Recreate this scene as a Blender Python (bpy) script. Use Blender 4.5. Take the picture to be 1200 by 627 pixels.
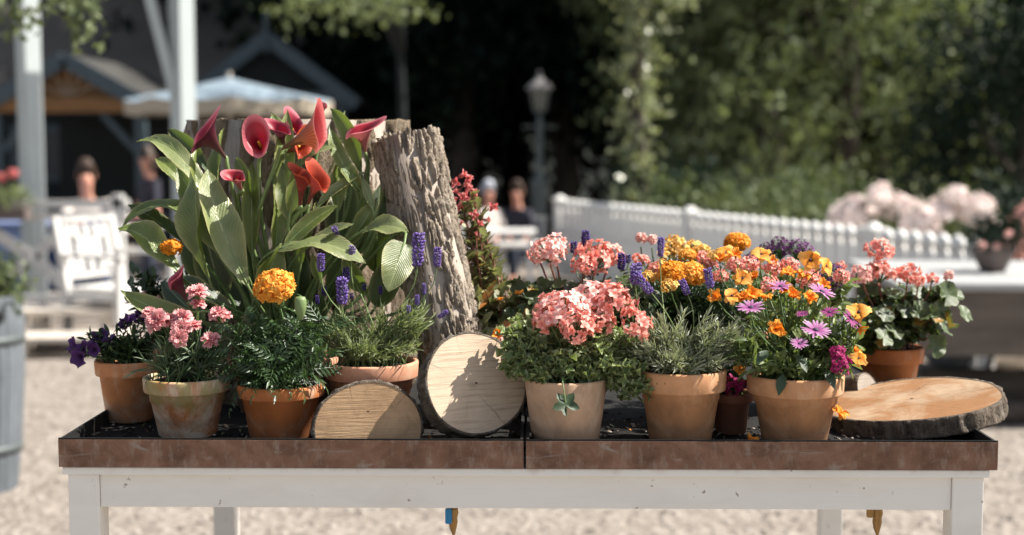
import bpy, math, random
from mathutils import Vector, Matrix, noise, Quaternion
R = math.radians
V = Vector
PI = math.pi
rnd = random.Random(7)
for o in list(bpy.data.objects): bpy.data.objects.remove(o)
SC = bpy.context.scene
COL = SC.collection

# ------------------------------------------------------------------ camera, sky, sun, exposure
FPX = 1667.0
PITCH = math.atan(143.5 / FPX); YAW = R(0.9)
CAM = V((0, 0, 1.45))
FWD = V((-math.sin(YAW) * math.cos(PITCH), math.cos(YAW) * math.cos(PITCH), -math.sin(PITCH)))
RGT = V((math.cos(YAW), math.sin(YAW), 0))
UPV = RGT.cross(FWD)
cd = bpy.data.cameras.new('camera'); cam = bpy.data.objects.new('camera', cd); COL.objects.link(cam)
cam.matrix_world = Matrix((RGT, UPV, -FWD)).transposed().to_4x4()
cam.location = CAM
cd.sensor_width = 36.0; cd.lens = 36.0 * FPX / 1200; cd.clip_start = .05; cd.clip_end = 600
cd.dof.use_dof = True; cd.dof.focus_distance = 2.36; cd.dof.aperture_fstop = 2.6; cd.dof.aperture_blades = 0
SC.camera = cam
SUN_EL, SUN_AZ = R(49), R(85)          # azimuth clockwise from +Y
SDIR = V((math.cos(SUN_EL) * math.sin(SUN_AZ), math.cos(SUN_EL) * math.cos(SUN_AZ), math.sin(SUN_EL)))
W = bpy.data.worlds.new('World'); SC.world = W; W.use_nodes = True
nt = W.node_tree; nt.nodes.clear()
sk = nt.nodes.new('ShaderNodeTexSky'); sk.sky_type = 'NISHITA'; sk.sun_disc = False
sk.sun_elevation = SUN_EL; sk.sun_rotation = SUN_AZ; sk.air_density = 1.0; sk.dust_density = 1.6; sk.ozone_density = 1.0
bg = nt.nodes.new('ShaderNodeBackground'); bg.inputs[1].default_value = 0.078
wo = nt.nodes.new('ShaderNodeOutputWorld')
hs = nt.nodes.new('ShaderNodeHueSaturation'); hs.inputs['Saturation'].default_value = .58
nt.links.new(sk.outputs[0], hs.inputs['Color']); nt.links.new(hs.outputs[0], bg.inputs[0]); nt.links.new(bg.outputs[0], wo.inputs[0])
sl = bpy.data.lights.new('sun', 'SUN'); sl.energy = 5.0; sl.angle = R(.53); sl.color = (1, .945, .86)
so = bpy.data.objects.new('sun', sl); COL.objects.link(so)
so.rotation_mode = 'QUATERNION'; so.rotation_quaternion = SDIR.to_track_quat('Z', 'Y')
SC.view_settings.view_transform = 'Standard'; SC.view_settings.look = 'None'
SC.view_settings.gamma = 1; SC.view_settings.use_curve_mapping = False
SC.view_settings.exposure = 1.1
SC.render.engine = 'CYCLES'
SC.cycles.max_bounces = 7; SC.cycles.diffuse_bounces = 4; SC.cycles.transparent_max_bounces = 6
SC.cycles.transmission_bounces = 5; SC.cycles.glossy_bounces = 3
SC.cycles.use_denoising = True
SC.cycles.sample_clamp_indirect = 6

def P(px, py, Y):
    d = FWD + RGT * ((px - 600) / FPX) + UPV * ((313.5 - py) / FPX)
    return CAM + d * (Y / d.y)
def PZ(px, py, z):
    d = FWD + RGT * ((px - 600) / FPX) + UPV * ((313.5 - py) / FPX)
    return CAM + d * ((z - CAM.z) / d.z)

# ------------------------------------------------------------------ mesh builder
class MB:
    def __init__(s): s.v = []; s.f = []; s.m = []; s.uv = []; s.sm = []
    def add(s, vs, fs, mi=0, uvs=None, smooth=True):
        b = len(s.v); s.v.extend(vs)
        s.uv.extend(uvs if uvs else [(0.5, 0.5)] * len(vs))
        for f in fs:
            s.f.append(tuple(i + b for i in f)); s.m.append(mi); s.sm.append(smooth)
    def grid(s, rows, mi=0, uvs=None, closed=False, smooth=True):
        n = len(rows[0]); vs = [p for r in rows for p in r]; fs = []
        for i in range(len(rows) - 1):
            for j in range(n if closed else n - 1):
                k = (j + 1) % n
                fs.append((i * n + j, i * n + k, (i + 1) * n + k, (i + 1) * n + j))
        if uvs is None:
            uvs = [(j / max(1, n - 1), i / (len(rows) - 1)) for i in range(len(rows)) for j in range(n)]
        s.add(vs, fs, mi, uvs, smooth)
    def box(s, c, d, rot=None, mi=0, bev=0.0):
        c = V(c); hx, hy, hz = d[0] / 2, d[1] / 2, d[2] / 2
        if bev <= 0:
            pts = [V((x, y, z)) for z in (-hz, hz) for y in (-hy, hy) for x in (-hx, hx)]
            fs = [(0, 2, 3, 1), (4, 5, 7, 6), (0, 1, 5, 4), (2, 6, 7, 3), (0, 4, 6, 2), (1, 3, 7, 5)]
        else:
            import bmesh
            bm = bmesh.new(); bmesh.ops.create_cube(bm, size=1)
            for v in bm.verts: v.co = V((v.co.x * d[0], v.co.y * d[1], v.co.z * d[2]))
            bmesh.ops.bevel(bm, geom=bm.edges[:], offset=bev, segments=2, affect='EDGES', profile=.6)
            bm.verts.index_update()
            pts = [v.co.copy() for v in bm.verts]; fs = [tuple(v.index for v in f.verts) for f in bm.faces]; bm.free()
        if rot is not None: pts = [rot @ p for p in pts]
        s.add([p + c for p in pts], fs, mi, smooth=False)
    def bar(s, a, b, w, h, mi=0, up=(0, 0, 1), bev=0.0):
        a = V(a); b = V(b); z = (b - a); L = z.length; z.normalize()
        x = V(up).cross(z)
        if x.length < 1e-4: x = V((1, 0, 0)).cross(z)
        x.normalize(); y = z.cross(x)
        s.box((a + b) / 2, (w, h, L), Matrix((x, y, z)).transposed(), mi, bev)
    def tube(s, pts, rad, n=6, mi=0, cap=True):
        pts = [V(p) for p in pts]; rows = []
        if not isinstance(rad, (list, tuple)): rad = [rad] * len(pts)
        ref = V((0.3, 0.9, 0.2))
        for i, p in enumerate(pts):
            t = (pts[min(i + 1, len(pts) - 1)] - pts[max(i - 1, 0)]).normalized()
            x = t.cross(ref)
            if x.length < .1: x = t.cross(V((1, 0, 0)))
            x.normalize(); y = t.cross(x)
            rows.append([p + (x * math.cos(a) + y * math.sin(a)) * rad[i] for a in [2 * PI * k / n for k in range(n)]])
        s.grid(rows, mi, closed=True)
        if cap:
            for r, rv in ((rows[0], True), (rows[-1], False)):
                s.add(list(r), [tuple(range(n))[::-1] if rv else tuple(range(n))], mi)
    def lathe(s, prof, c=(0, 0, 0), n=32, mi=0, wob=0.0):
        c = V(c); rows = []
        for (r, z) in prof:
            rows.append([c + V((math.cos(a) * r * (1 + wob * math.sin(a * 3 + z * 9)), math.sin(a) * r * (1 + wob * math.cos(a * 2)), z)) for a in [2 * PI * k / n for k in range(n)]])
        s.grid(rows, mi, closed=True)
    def ball(s, c, r, mi=0, n=8, sc=(1, 1, 1)):
        c = V(c); rows = []
        for i in range(n + 1):
            ph = PI * i / n
            rows.append([c + V((math.sin(ph) * math.cos(a) * r * sc[0], math.sin(ph) * math.sin(a) * r * sc[1], -math.cos(ph) * r * sc[2])) for a in [2 * PI * k / (n + 2) for k in range(n + 2)]])
        s.grid(rows, mi, closed=True)
    def leaf(s, base, d, up, L, Wd, bend=.3, n=3, mi=0, fold=.15, wid=.45):
        """small blade: centre line bending along -up, three vertices across"""
        d = d.normalized(); side = d.cross(up)
        if side.length < 1e-3: side = d.cross(V((1, .2, 0)))
        side.normalize(); nn = side.cross(d)
        vs = []; uv = []
        for i in range(n + 1):
            t = i / n
            w = Wd * .5 * (math.sin(PI * min(1, t ** (math.log(.5) / math.log(wid)))) if 0 < t < 1 else (.12 if t == 0 else .02))
            c = base + d * (L * t) - nn * (bend * L * t * t)
            vs += [c - side * w + nn * (w * fold * 2), c, c + side * w + nn * (w * fold * 2)]
            uv += [(0, t), (.5, t), (1, t)]
        fs = []
        for i in range(n):
            a = i * 3
            fs += [(a, a + 1, a + 4, a + 3), (a + 1, a + 2, a + 5, a + 4)]
        s.add(vs, fs, mi, uv)
    def roundleaf(s, c, nn, r, mi=0, lobes=7, depth=.12, cup=.25, roll=0, rg=rnd):
        """pelargonium-like leaf, uv.x = distance from centre"""
        nn = nn.normalized(); x = nn.cross(V((.3, .2, 1)))
        if x.length < .1: x = nn.cross(V((1, 0, 0)))
        x.normalize(); y = nn.cross(x)
        K = lobes * 4; vs = [c]; uv = [(0, 0)]
        for ring in (.5, 1.0):
            for k in range(K):
                a = 2 * PI * k / K
                rr = r * ring * (1 - (depth if ring == 1 else depth * .3) * (0.5 + .5 * math.cos(a * lobes)))
                notch = max(0, 1 - abs(((a - roll + PI) % (2 * PI)) - PI) / .35)
                rr *= 1 - .75 * notch
                h = cup * r * ring ** 2 * (.6 + .5 * math.sin(a * 3 + roll) + .25 * math.cos(a * lobes))
                vs.append(c + x * math.cos(a) * rr + y * math.sin(a) * rr + nn * h); uv.append((ring, a / 6.283))
        fs = []
        for k in range(K):
            k2 = (k + 1) % K
            fs.append((0, 1 + k, 1 + k2)); fs.append((1 + k, 1 + K + k, 1 + K + k2, 1 + k2))
        s.add(vs, fs, mi, uv)
    def build(s, name, mats, parent=None, off=None, mesh_only=False):
        me = bpy.data.meshes.new(name)
        vs = s.v if off is None else [p - off for p in s.v]
        me.from_pydata([tuple(p) for p in vs], [], s.f)
        if not isinstance(mats, (list, tuple)): mats = [mats]
        for m in mats: me.materials.append(m)
        me.polygons.foreach_set('material_index', s.m)
        me.polygons.foreach_set('use_smooth', s.sm)
        ul = me.uv_layers.new(name='UVMap')
        li = [0] * len(me.loops); me.loops.foreach_get('vertex_index', li)
        fl = []
        for i in li: fl += s.uv[i]
        ul.data.foreach_set('uv', fl)
        me.update()
        if mesh_only: return me
        o = bpy.data.objects.new(name, me); COL.objects.link(o)
        if parent: o.parent = parent
        return o

def tag(o, label=None, cat=None, group=None, kind=None):
    if label: o['label'] = label
    if cat: o['category'] = cat
    if group: o['group'] = group
    if kind: o['kind'] = kind
    return o
def empty(name, loc=(0, 0, 0), rz=0, label=None, cat=None, group=None):
    o = bpy.data.objects.new(name, None); COL.objects.link(o); o.location = loc; o.rotation_euler = (0, 0, rz)
    o.empty_display_size = .05
    return tag(o, label, cat, group)
def put(me, name, parent, loc, nrm=V((0, 0, 1)), s=1.0, roll=0.0, off=None):
    """a mesh template placed with its +Z along nrm"""
    o = bpy.data.objects.new(name, me); COL.objects.link(o)
    if parent: o.parent = parent
    q = V(nrm).normalized().to_track_quat('Z', 'Y') @ Quaternion((0, 0, 1), roll)
    o.rotation_mode = 'QUATERNION'; o.rotation_quaternion = q
    o.location = V(loc) - (off if off is not None else V((0, 0, 0)))
    o.scale = (s, s, s) if not isinstance(s, tuple) else s
    return o
def copy_tree(o, parent=None):
    c = o.copy(); COL.objects.link(c); c.parent = parent
    for ch in list(o.children): copy_tree(ch, c)
    return c
def bez(a, b, c, d, n):
    out = []
    for i in range(n + 1):
        t = i / n; u = 1 - t
        out.append(a * (u ** 3) + b * (3 * u * u * t) + c * (3 * u * t * t) + d * (t ** 3))
    return out
def rv(rg=rnd):
    while True:
        v = V((rg.uniform(-1, 1), rg.uniform(-1, 1), rg.uniform(-1, 1)))
        if .05 < v.length < 1: return v.normalized()

# ------------------------------------------------------------------ materials
class NT:
    def __init__(s, name):
        s.m = bpy.data.materials.new(name); s.m.use_nodes = True; s.t = s.m.node_tree; s.t.nodes.clear()
        s.out = s.n('ShaderNodeOutputMaterial')
    def n(s, typ, **kw):
        nd = s.t.nodes.new(typ)
        for k, v in kw.items():
            if k.startswith('i_'):
                key = k[2:]; key = int(key) if key.isdigit() else key.replace('_', ' ')
                nd.inputs[key].default_value = v
            else: setattr(nd, k, v)
        return nd
    def l(s, a, b): s.t.links.new(a, b)
    def noise(s, scale, detail=4, rough=.55, vec=None, dist=0):
        nd = s.n('ShaderNodeTexNoise'); nd.inputs['Scale'].default_value = scale; nd.inputs['Detail'].default_value = detail
        nd.inputs['Roughness'].default_value = rough; nd.inputs['Distortion'].default_value = dist
        if vec is not None: s.l(vec, nd.inputs['Vector'])
        return nd.outputs['Fac']
    def ramp(s, fac, stops):
        r = s.n('ShaderNodeValToRGB'); e = r.color_ramp.elements
        while len(e) < len(stops): e.new(.5)
        for i, (p, c) in enumerate(stops):
            e[i].position = p; e[i].color = (*c, 1) if len(c) == 3 else c
        s.l(fac, r.inputs[0]); return r.outputs[0]
    def mix(s, fac, a, b, mode='MIX'):
        m = s.n('ShaderNodeMix', data_type='RGBA', blend_type=mode)
        for sock, val in ((m.inputs['Factor'], fac), (m.inputs[6], a), (m.inputs[7], b)):
            if isinstance(val, (int, float)): sock.default_value = val
            elif isinstance(val, tuple): sock.default_value = (*val, 1)
            else: s.l(val, sock)
        return m.outputs[2]
    def math(s, op, a, b=0.0, clamp=False):
        m = s.n('ShaderNodeMath', operation=op, use_clamp=clamp)
        for i, val in enumerate((a, b)):
            if isinstance(val, (int, float)): m.inputs[i].default_value = val
            else: s.l(val, m.inputs[i])
        return m.outputs[0]
    def coords(s, kind='Object', scale=None, rot=None):
        tc = s.n('ShaderNodeTexCoord').outputs[kind]
        if scale or rot:
            mp = s.n('ShaderNodeMapping')
            if scale: mp.inputs['Scale'].default_value = scale
            if rot: mp.inputs['Rotation'].default_value = rot
            s.l(tc, mp.inputs[0]); return mp.outputs[0]
        return tc
    def finish(s, color, rough=.6, spec=.4, bump=None, bstr=.3, bdist=.01, trans=0.0, tcol=None, metal=0.0, coat=0.0):
        b = s.n('ShaderNodeBsdfPrincipled')
        for sock, val in ((b.inputs['Base Color'], color), (b.inputs['Roughness'], rough)):
            if isinstance(val, (int, float)): sock.default_value = val
            elif isinstance(val, tuple): sock.default_value = (*val, 1)
            else: s.l(val, sock)
        b.inputs['Specular IOR Level'].default_value = spec; b.inputs['Metallic'].default_value = metal
        b.inputs['Coat Weight'].default_value = coat
        sh = b.outputs[0]; bn = None
        if bump is not None:
            bn = s.n('ShaderNodeBump'); bn.inputs['Strength'].default_value = bstr; bn.inputs['Distance'].default_value = bdist
            s.l(bump, bn.inputs['Height']); s.l(bn.outputs[0], b.inputs['Normal'])
        if trans > 0:
            tr = s.n('ShaderNodeBsdfTranslucent')
            tc = tcol if tcol is not None else color
            if isinstance(tc, tuple): tr.inputs[0].default_value = (*tc, 1)
            else: s.l(tc, tr.inputs[0])
            mx = s.n('ShaderNodeMixShader'); mx.inputs[0].default_value = trans
            s.l(sh, mx.inputs[1]); s.l(tr.outputs[0], mx.inputs[2]); sh = mx.outputs[0]
        s.l(sh, s.out.inputs[0]); return s.m
    def island(s): return s.n('ShaderNodeNewGeometry').outputs['Random Per Island']

def plain(name, c, rough=.6, spec=.4, metal=0.0, var=.12, scale=8, bstr=.15):
    t = NT(name); f = t.noise(scale, 5)
    d = tuple(x * (1 - var * 1.6) for x in c); l = tuple(min(1, x * (1 + var)) for x in c)
    return t.finish(t.ramp(f, [(.3, d), (.7, l)]), rough, spec, bump=t.noise(scale * 8, 3), bstr=bstr, bdist=.002, metal=metal)
def leafm(name, a, b, trans=.3, rough=.45, spec=.5, tip=None, edge=None, mid=None, old=None):
    """leaf: two greens by blade, lighter midrib, optional pale edge"""
    t = NT(name); uv = t.n('ShaderNodeSeparateXYZ'); t.l(t.coords('UV'), uv.inputs[0])
    isl = t.island()
    col = t.mix(isl, a, b)
    col = t.mix(t.math('MULTIPLY', t.noise(60, 3), .35), col, tuple(x * .55 for x in a))
    if old:
        col = t.mix(t.math('GREATER_THAN', isl, 1 - old[1]), col, old[0])
    if tip: col = t.mix(t.math('POWER', uv.outputs[1], 3.0), col, tip)
    if mid:
        m = t.math('SUBTRACT', 1.0, t.math('MULTIPLY', t.math('ABSOLUTE', t.math('SUBTRACT', uv.outputs[0], .5)), 9.0), clamp=True)
        col = t.mix(t.math('MULTIPLY', m, .6), col, mid)
    if edge:      # round leaves: uv.x is the radius
        e = t.math('ADD', uv.outputs[0], t.math('MULTIPLY', t.noise(45, 3), .35))
        e = t.ramp(e, [(1.0 - .08, (0, 0, 0)), (1.0, (1, 1, 1))])
        col = t.mix(e, col, edge)
    tc = t.mix(.5, col, (b[0] * 1.6, b[1] * 1.7, b[2] * .7))
    return t.finish(col, rough, spec, bump=t.noise(150, 2), bstr=.25, bdist=.002, trans=trans, tcol=tc)
def petalm(name, inner, outer, alt=None, trans=.3, stripes=0, pw=1.0, rough=.6, dark=None):
    """petal: inner colour at the base (uv.y=0) to outer at the tip"""
    t = NT(name); uv = t.n('ShaderNodeSeparateXYZ'); t.l(t.coords('UV'), uv.inputs[0])
    o = outer if alt is None else t.mix(t.island(), outer, alt)
    col = t.mix(t.math('POWER', uv.outputs[1], pw), inner, o)
    if stripes:
        wv = t.math('SINE', t.math('MULTIPLY', uv.outputs[0], stripes))
        col = t.mix(t.math('MULTIPLY', t.math('MAXIMUM', wv, 0.0), .35), col, inner)
    if dark: col = t.mix(t.math('SUBTRACT', 1.0, t.math('MULTIPLY', uv.outputs[1], dark[1]), clamp=True), col, dark[0])
    col = t.mix(t.math('MULTIPLY', t.noise(90, 3), .2), col, inner)
    return t.finish(col, rough, .25, bump=t.noise(220, 2), bstr=.2, bdist=.001, trans=trans)

def terracotta(name, c, stain=None, lime=0.25, moss=0.0, dark=.55, thr=.5):
    t = NT(name); oc = t.coords('Object'); sx = t.n('ShaderNodeSeparateXYZ'); t.l(oc, sx.inputs[0])
    n1 = t.noise(17, 7, .65, oc, .4); n2 = t.noise(38, 5, .65, t.coords('Object', (1, 1, .35)))
    col = t.mix(t.ramp(n1, [(.3, (0, 0, 0)), (.7, (1, 1, 1))]), tuple(x * .68 for x in c), tuple(min(1, x * 1.12) for x in c))
    if lime:
        lf = t.math('MULTIPLY', t.ramp(t.noise(9, 7, .7, oc, .6), [(thr, (0, 0, 0)), (thr + .16, (1, 1, 1))]), lime)
        col = t.mix(lf, col, stain or (.70, .60, .47))
    tide = t.ramp(t.math('ADD', sx.outputs[2], t.math('MULTIPLY', t.noise(11, 6, .65, oc), .05)), [(.045, (0, 0, 0)), (.055, (.5, .5, .5)), (.066, (0, 0, 0))])
    col = t.mix(t.math('MULTIPLY', tide, min(1, lime * 1.2)), col, (.30, .19, .13))
    if moss:
        h = t.math('ADD', sx.outputs[2], t.math('MULTIPLY', t.noise(22, 5, .6, oc), .05))
        mf = t.math('MULTIPLY', t.ramp(h, [(.072, (0, 0, 0)), (.088, (1, 1, 1))]), t.math('MULTIPLY', t.ramp(n2, [(.4, (0, 0, 0)), (.55, (1, 1, 1))]), moss))
        col = t.mix(mf, col, (.3, .27, .1))
    # dirt splashed up from the foot, and specks
    df = t.math('MULTIPLY', t.ramp(t.math('ADD', sx.outputs[2], t.math('MULTIPLY', n2, .03)), [(.012, (1, 1, 1)), (.04, (0, 0, 0))]), dark)
    col = t.mix(df, col, (.1, .07, .05))
    sp = t.n('ShaderNodeTexVoronoi'); sp.inputs['Scale'].default_value = 70; t.l(oc, sp.inputs['Vector'])
    spf = t.math('MULTIPLY', t.math('LESS_THAN', sp.outputs['Distance'], .13), t.ramp(n1, [(.55, (0, 0, 0)), (.6, (1, 1, 1))]))
    col = t.mix(t.math('MULTIPLY', spf, .7), col, (.12, .07, .04))
    return t.finish(col, t.ramp(n1, [(.3, (.6, .6, .6)), (.7, (.9, .9, .9))]), .3, bump=t.math('ADD', n2, t.math('MULTIPLY', n1, .5)), bstr=.25, bdist=.003)

def woodface(name, base, ring, freq, saw=0.0, pith=(0, 0, 0), patch=None, dens=.5):
    t = NT(name); oc = t.coords('Object'); mp = t.n('ShaderNodeMapping'); mp.inputs['Location'].default_value = pith; t.l(oc, mp.inputs[0])
    nd = t.n('ShaderNodeTexNoise'); nd.inputs['Scale'].default_value = 9; nd.inputs['Detail'].default_value = 3; t.l(mp.outputs[0], nd.inputs['Vector'])
    ms = t.n('ShaderNodeMix', data_type='RGBA', blend_type='LINEAR_LIGHT'); ms.inputs['Factor'].default_value = .012
    t.l(mp.outputs[0], ms.inputs[6]); t.l(nd.outputs['Color'], ms.inputs[7])
    vv = t.n('ShaderNodeVectorMath', operation='MULTIPLY'); vv.inputs[1].default_value = (1, 1, 0); t.l(ms.outputs[2], vv.inputs[0])
    ln = t.n('ShaderNodeVectorMath', operation='LENGTH'); t.l(vv.outputs[0], ln.inputs[0])
    rr = t.math('MULTIPLY', t.math('ADD', t.math('SINE', t.math('MULTIPLY', ln.outputs['Value'], freq)), 1.0), .5)
    rr2 = t.math('MULTIPLY', rr, t.ramp(t.noise(5, 3, .5, oc), [(.35, (.1, .1, .1)), (.65, (1, 1, 1))]))
    rr2 = t.math('MULTIPLY', rr2, t.math('ADD', t.noise(1, 2, .5, t.coords('Object', (30, 30, 30))), .45))
    col = t.mix(t.math('MULTIPLY', rr2, dens), base, ring)
    col = t.mix(t.math('MULTIPLY', t.ramp(t.noise(16, 6, .7, oc, .5), [(.42, (0, 0, 0)), (.7, (1, 1, 1))]), .4), col, tuple(x * .8 for x in ring))
    if patch:
        pf = t.ramp(t.noise(7, 6, .65, oc, .5), [(patch[1], (0, 0, 0)), (patch[1] + .14, (1, 1, 1))])
        col = t.mix(t.math('MULTIPLY', pf, patch[2]), col, patch[0])
        pf = t.ramp(t.noise(26, 7, .75, oc, .8), [(.5, (0, 0, 0)), (.7, (1, 1, 1))])
        col = t.mix(t.math('MULTIPLY', pf, .35), col, tuple(x * .5 for x in patch[0]))
    sxy = t.n('ShaderNodeSeparateXYZ'); t.l(ms.outputs[2], sxy.inputs[0])
    ang = t.math('ADD', t.math('ARCTAN2', sxy.outputs[1], sxy.outputs[0]), t.math('MULTIPLY', t.noise(30, 3, .6, oc), .12))
    ck = t.math('LESS_THAN', t.math('ABSOLUTE', t.math('SINE', t.math('MULTIPLY', ang, 3.5))), t.math('MULTIPLY', t.ramp(t.noise(12, 3, .5, oc), [(.5, (0, 0, 0)), (.62, (1, 1, 1))]), .035))
    col = t.mix(t.math('MULTIPLY', ck, .75), col, tuple(x * .25 for x in ring))
    col = t.mix(t.math('MULTIPLY', t.ramp(ln.outputs['Value'], [(.0, (1, 1, 1)), (.012, (0, 0, 0))]), .35), col, tuple(x * .5 for x in ring))
    sn = t.noise(1, 5, .7, t.coords('Object', (9, 190, 1), (0, 0, R(8))))
    sn2 = t.noise(1, 4, .6, t.coords('Object', (18, 420, 1), (0, 0, R(11))))
    hh = t.math('ADD', t.math('MULTIPLY', sn, 1.0), t.math('MULTIPLY', sn2, .5))
    if saw: col = t.mix(t.math('MULTIPLY', t.ramp(sn, [(.5, (0, 0, 0)), (.68, (1, 1, 1))]), saw), col, tuple(x * .55 for x in ring))
    col = t.mix(t.math('MULTIPLY', t.noise(90, 3), .25), col, tuple(x * .7 for x in base))
    return t.finish(col, .8, .2, bump=hh, bstr=.5 if saw else .25, bdist=.003)

def barkm(name, hi, lo, lichen=.2):
    t = NT(name); oc = t.coords('Object')
    n = t.noise(1, 6, .7, t.coords('Object', (60, 60, 14)))
    p = t.n('ShaderNodeNewGeometry').outputs['Pointiness']
    col = t.mix(t.ramp(n, [(.3, (0, 0, 0)), (.7, (1, 1, 1))]), lo, hi)
    col = t.mix(t.ramp(p, [(.42, (1, 1, 1)), (.5, (0, 0, 0))]), col, tuple(x * .35 for x in lo))  # furrow shade put into the colour, darker where the mesh is concave
    fc = t.noise(1, 8, .75, t.coords('Object', (170, 170, 45)))
    col = t.mix(t.ramp(fc, [(.36, (.8, .8, .8)), (.47, (0, 0, 0))]), col, tuple(x * .3 for x in lo))
    col = t.mix(t.math('MULTIPLY', t.ramp(t.noise(30, 5, .6, oc), [(.55, (0, 0, 0)), (.7, (1, 1, 1))]), lichen), col, (.38, .37, .32))
    return t.finish(col, .9, .15, bump=t.math('ADD', n, t.math('ADD', t.noise(180, 4, .6, oc), fc)), bstr=1.0, bdist=.006)
# ------------------------------------------------------------------ palette
M = {}
M['white_paint'] = NT('white_paint')
t = M['white_paint']; oc = t.coords('Object')
c_ = t.mix(t.math('MULTIPLY', t.ramp(t.noise(5, 6, .65, t.coords('Object', (1, 1, 3))), [(.45, (0, 0, 0)), (.75, (1, 1, 1))]), .35), (.80, .775, .72), (.60, .55, .47))
c_ = t.mix(t.ramp(t.noise(55, 4, .6, oc), [(.68, (0, 0, 0)), (.72, (1, 1, 1))]), c_, (.35, .29, .23))
sz = t.n('ShaderNodeSeparateXYZ'); t.l(oc, sz.inputs[0])
c_ = t.mix(t.math('MULTIPLY', t.ramp(t.math('ADD', sz.outputs[2], t.math('MULTIPLY', t.noise(1, 5, .7, t.coords('Object', (22, 22, 5))), .05)), [(.955, (0, 0, 0)), (.972, (1, 1, 1))]), .6), c_, (.40, .27, .17))
M['white_paint'] = t.finish(c_, .55, .35, bump=t.noise(1, 4, .6, t.coords('Object', (6, 60, 120))), bstr=.2, bdist=.002)
M['old_white'] = plain('old_white', (.58, .57, .55), .6, var=.1, scale=5)
M['fence_white'] = plain('fence_white', (.78, .77, .74), .6, var=.08, scale=4)
t = NT('rust'); oc = t.coords('Object'); sx = t.n('ShaderNodeSeparateXYZ'); t.l(oc, sx.inputs[0])
n1 = t.noise(18, 7, .7, oc, .4); n2 = t.noise(90, 5, .7, t.coords('Object', (1, 1, .4)))
c_ = t.ramp(n1, [(.25, (.085, .042, .025)), (.5, (.20, .105, .066)), (.75, (.30, .175, .115))])
c_ = t.mix(t.math('MULTIPLY', t.ramp(n2, [(.5, (0, 0, 0)), (.72, (1, 1, 1))]), .5), c_, (.36, .29, .24))
c_ = t.mix(t.ramp(t.noise(9, 5, .6, t.coords('Object', (1, 1, 4)), .5), [(.58, (0, 0, 0)), (.66, (.7, .7, .7))]), c_, (.33, .29, .25))
M['rust'] = t.finish(c_, .7, .35, bump=n2, bstr=.4, bdist=.002, metal=.15)
M['rust_in'] = plain('rust_inside', (.010, .010, .009), .7, var=.3, scale=20)
M['wet_soil'] = plain('wet_soil', (.007, .006, .005), .9, var=.4, scale=60, bstr=.8)
M['soil'] = plain('potting_soil', (.03, .02, .014), .95, var=.4, scale=90, bstr=1)
M['brass'] = plain('aged_brass', (.36, .22, .09), .4, metal=.8, var=.3, scale=60)
M['blue_plastic'] = plain('blue_plastic', (.02, .22, .5), .4, var=.08)
M['tc_orange'] = terracotta('terracotta_orange', (.56, .235, .10), lime=.62, thr=.46)
M['tc_mossy'] = terracotta('terracotta_mossy', (.52, .20, .08), lime=.95, moss=.75, dark=.25, thr=.40)
M['tc_plain'] = terracotta('terracotta_deep', (.50, .17, .055), lime=.5)
M['tc_pale'] = terracotta('terracotta_pale', (.56, .36, .23), lime=.6, thr=.47, stain=(.7, .55, .4))
M['tc_peach'] = terracotta('terracotta_peach', (.56, .285, .14), lime=.6, thr=.47, stain=(.75, .5, .32))
M['tc_salmon'] = terracotta('terracotta_salmon', (.64, .31, .19), lime=.25)
M['tc_dark'] = terracotta('terracotta_dark', (.25, .10, .06), lime=.1)
M['bark'] = barkm('bark', (.50, .425, .34), (.20, .155, .115), .25)
M['bark_dark'] = barkm('dark_bark', (.30, .235, .165), (.12, .09, .06), .25)
M['bark_slab'] = barkm('slab_bark', (.24, .195, .155), (.07, .055, .042), .4)
M['cut_pale'] = woodface('cut_pale', (.56, .44, .325), (.42, .30, .20), 1500, saw=.7, pith=(.01, .0, 0), dens=.35)
M['cut_brown'] = woodface('cut_brown', (.52, .345, .20), (.28, .16, .08), 2500, saw=.10, pith=(.012, .025, 0), patch=((.24, .12, .05), .62, .7), dens=.8)
M['cut_slab'] = woodface('cut_slab', (.40, .29, .19), (.20, .115, .06), 1500, saw=.35, pith=(.03, .0, 0), patch=((.24, .095, .025), .42, .85), dens=.35)
M['cut_grey'] = woodface('cut_grey', (.36, .31, .26), (.2, .16, .13), 1100, saw=.2, dens=.6)
M['stem'] = plain('green_stem', (.10, .17, .055), .5, var=.2, scale=30)
M['stem_red'] = plain('reddish_stem', (.22, .085, .06), .5, var=.2, scale=30)
M['stem_pale'] = plain('pale_stem', (.17, .24, .09), .45, var=.2, scale=20)
M['lf_lav'] = leafm('lavender_leaf', (.15, .20, .08), (.29, .33, .16), .25, tip=(.30, .33, .2))
M['lf_lav2'] = leafm('grey_lavender_leaf', (.16, .19, .12), (.32, .34, .24), .25, tip=(.36, .38, .27))
M['lf_carn'] = leafm('carnation_leaf', (.06, .105, .055), (.13, .18, .10), .2)
M['lf_mari'] = leafm('marigold_leaf', (.018, .045, .015), (.07, .12, .045), .2, rough=.35)
M['lf_dark'] = leafm('dark_leaf', (.022, .05, .02), (.06, .10, .04), .2, rough=.4)
M['lf_ger'] = leafm('geranium_leaf', (.035, .062, .02), (.085, .12, .04), .22, edge=(.075, .10, .035), old=((.30, .16, .03), .05))  # greens darkened so the rear geraniums carry their shade in the colour
M['lf_ger_v'] = leafm('variegated_leaf', (.12, .175, .055), (.23, .29, .11), .25, edge=(.27, .31, .15))
M['lf_ost'] = leafm('daisy_leaf', (.07, .115, .03), (.20, .25, .09), .3, mid=(.25, .3, .15))
M['lf_beg'] = leafm('begonia_leaf', (.12, .15, .06), (.30, .31, .17), .3, edge=(.30, .28, .13), old=((.35, .13, .03), .05))
M['lf_red'] = leafm('bronze_leaf', (.10, .06, .03), (.19, .11, .045), .3)
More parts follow.
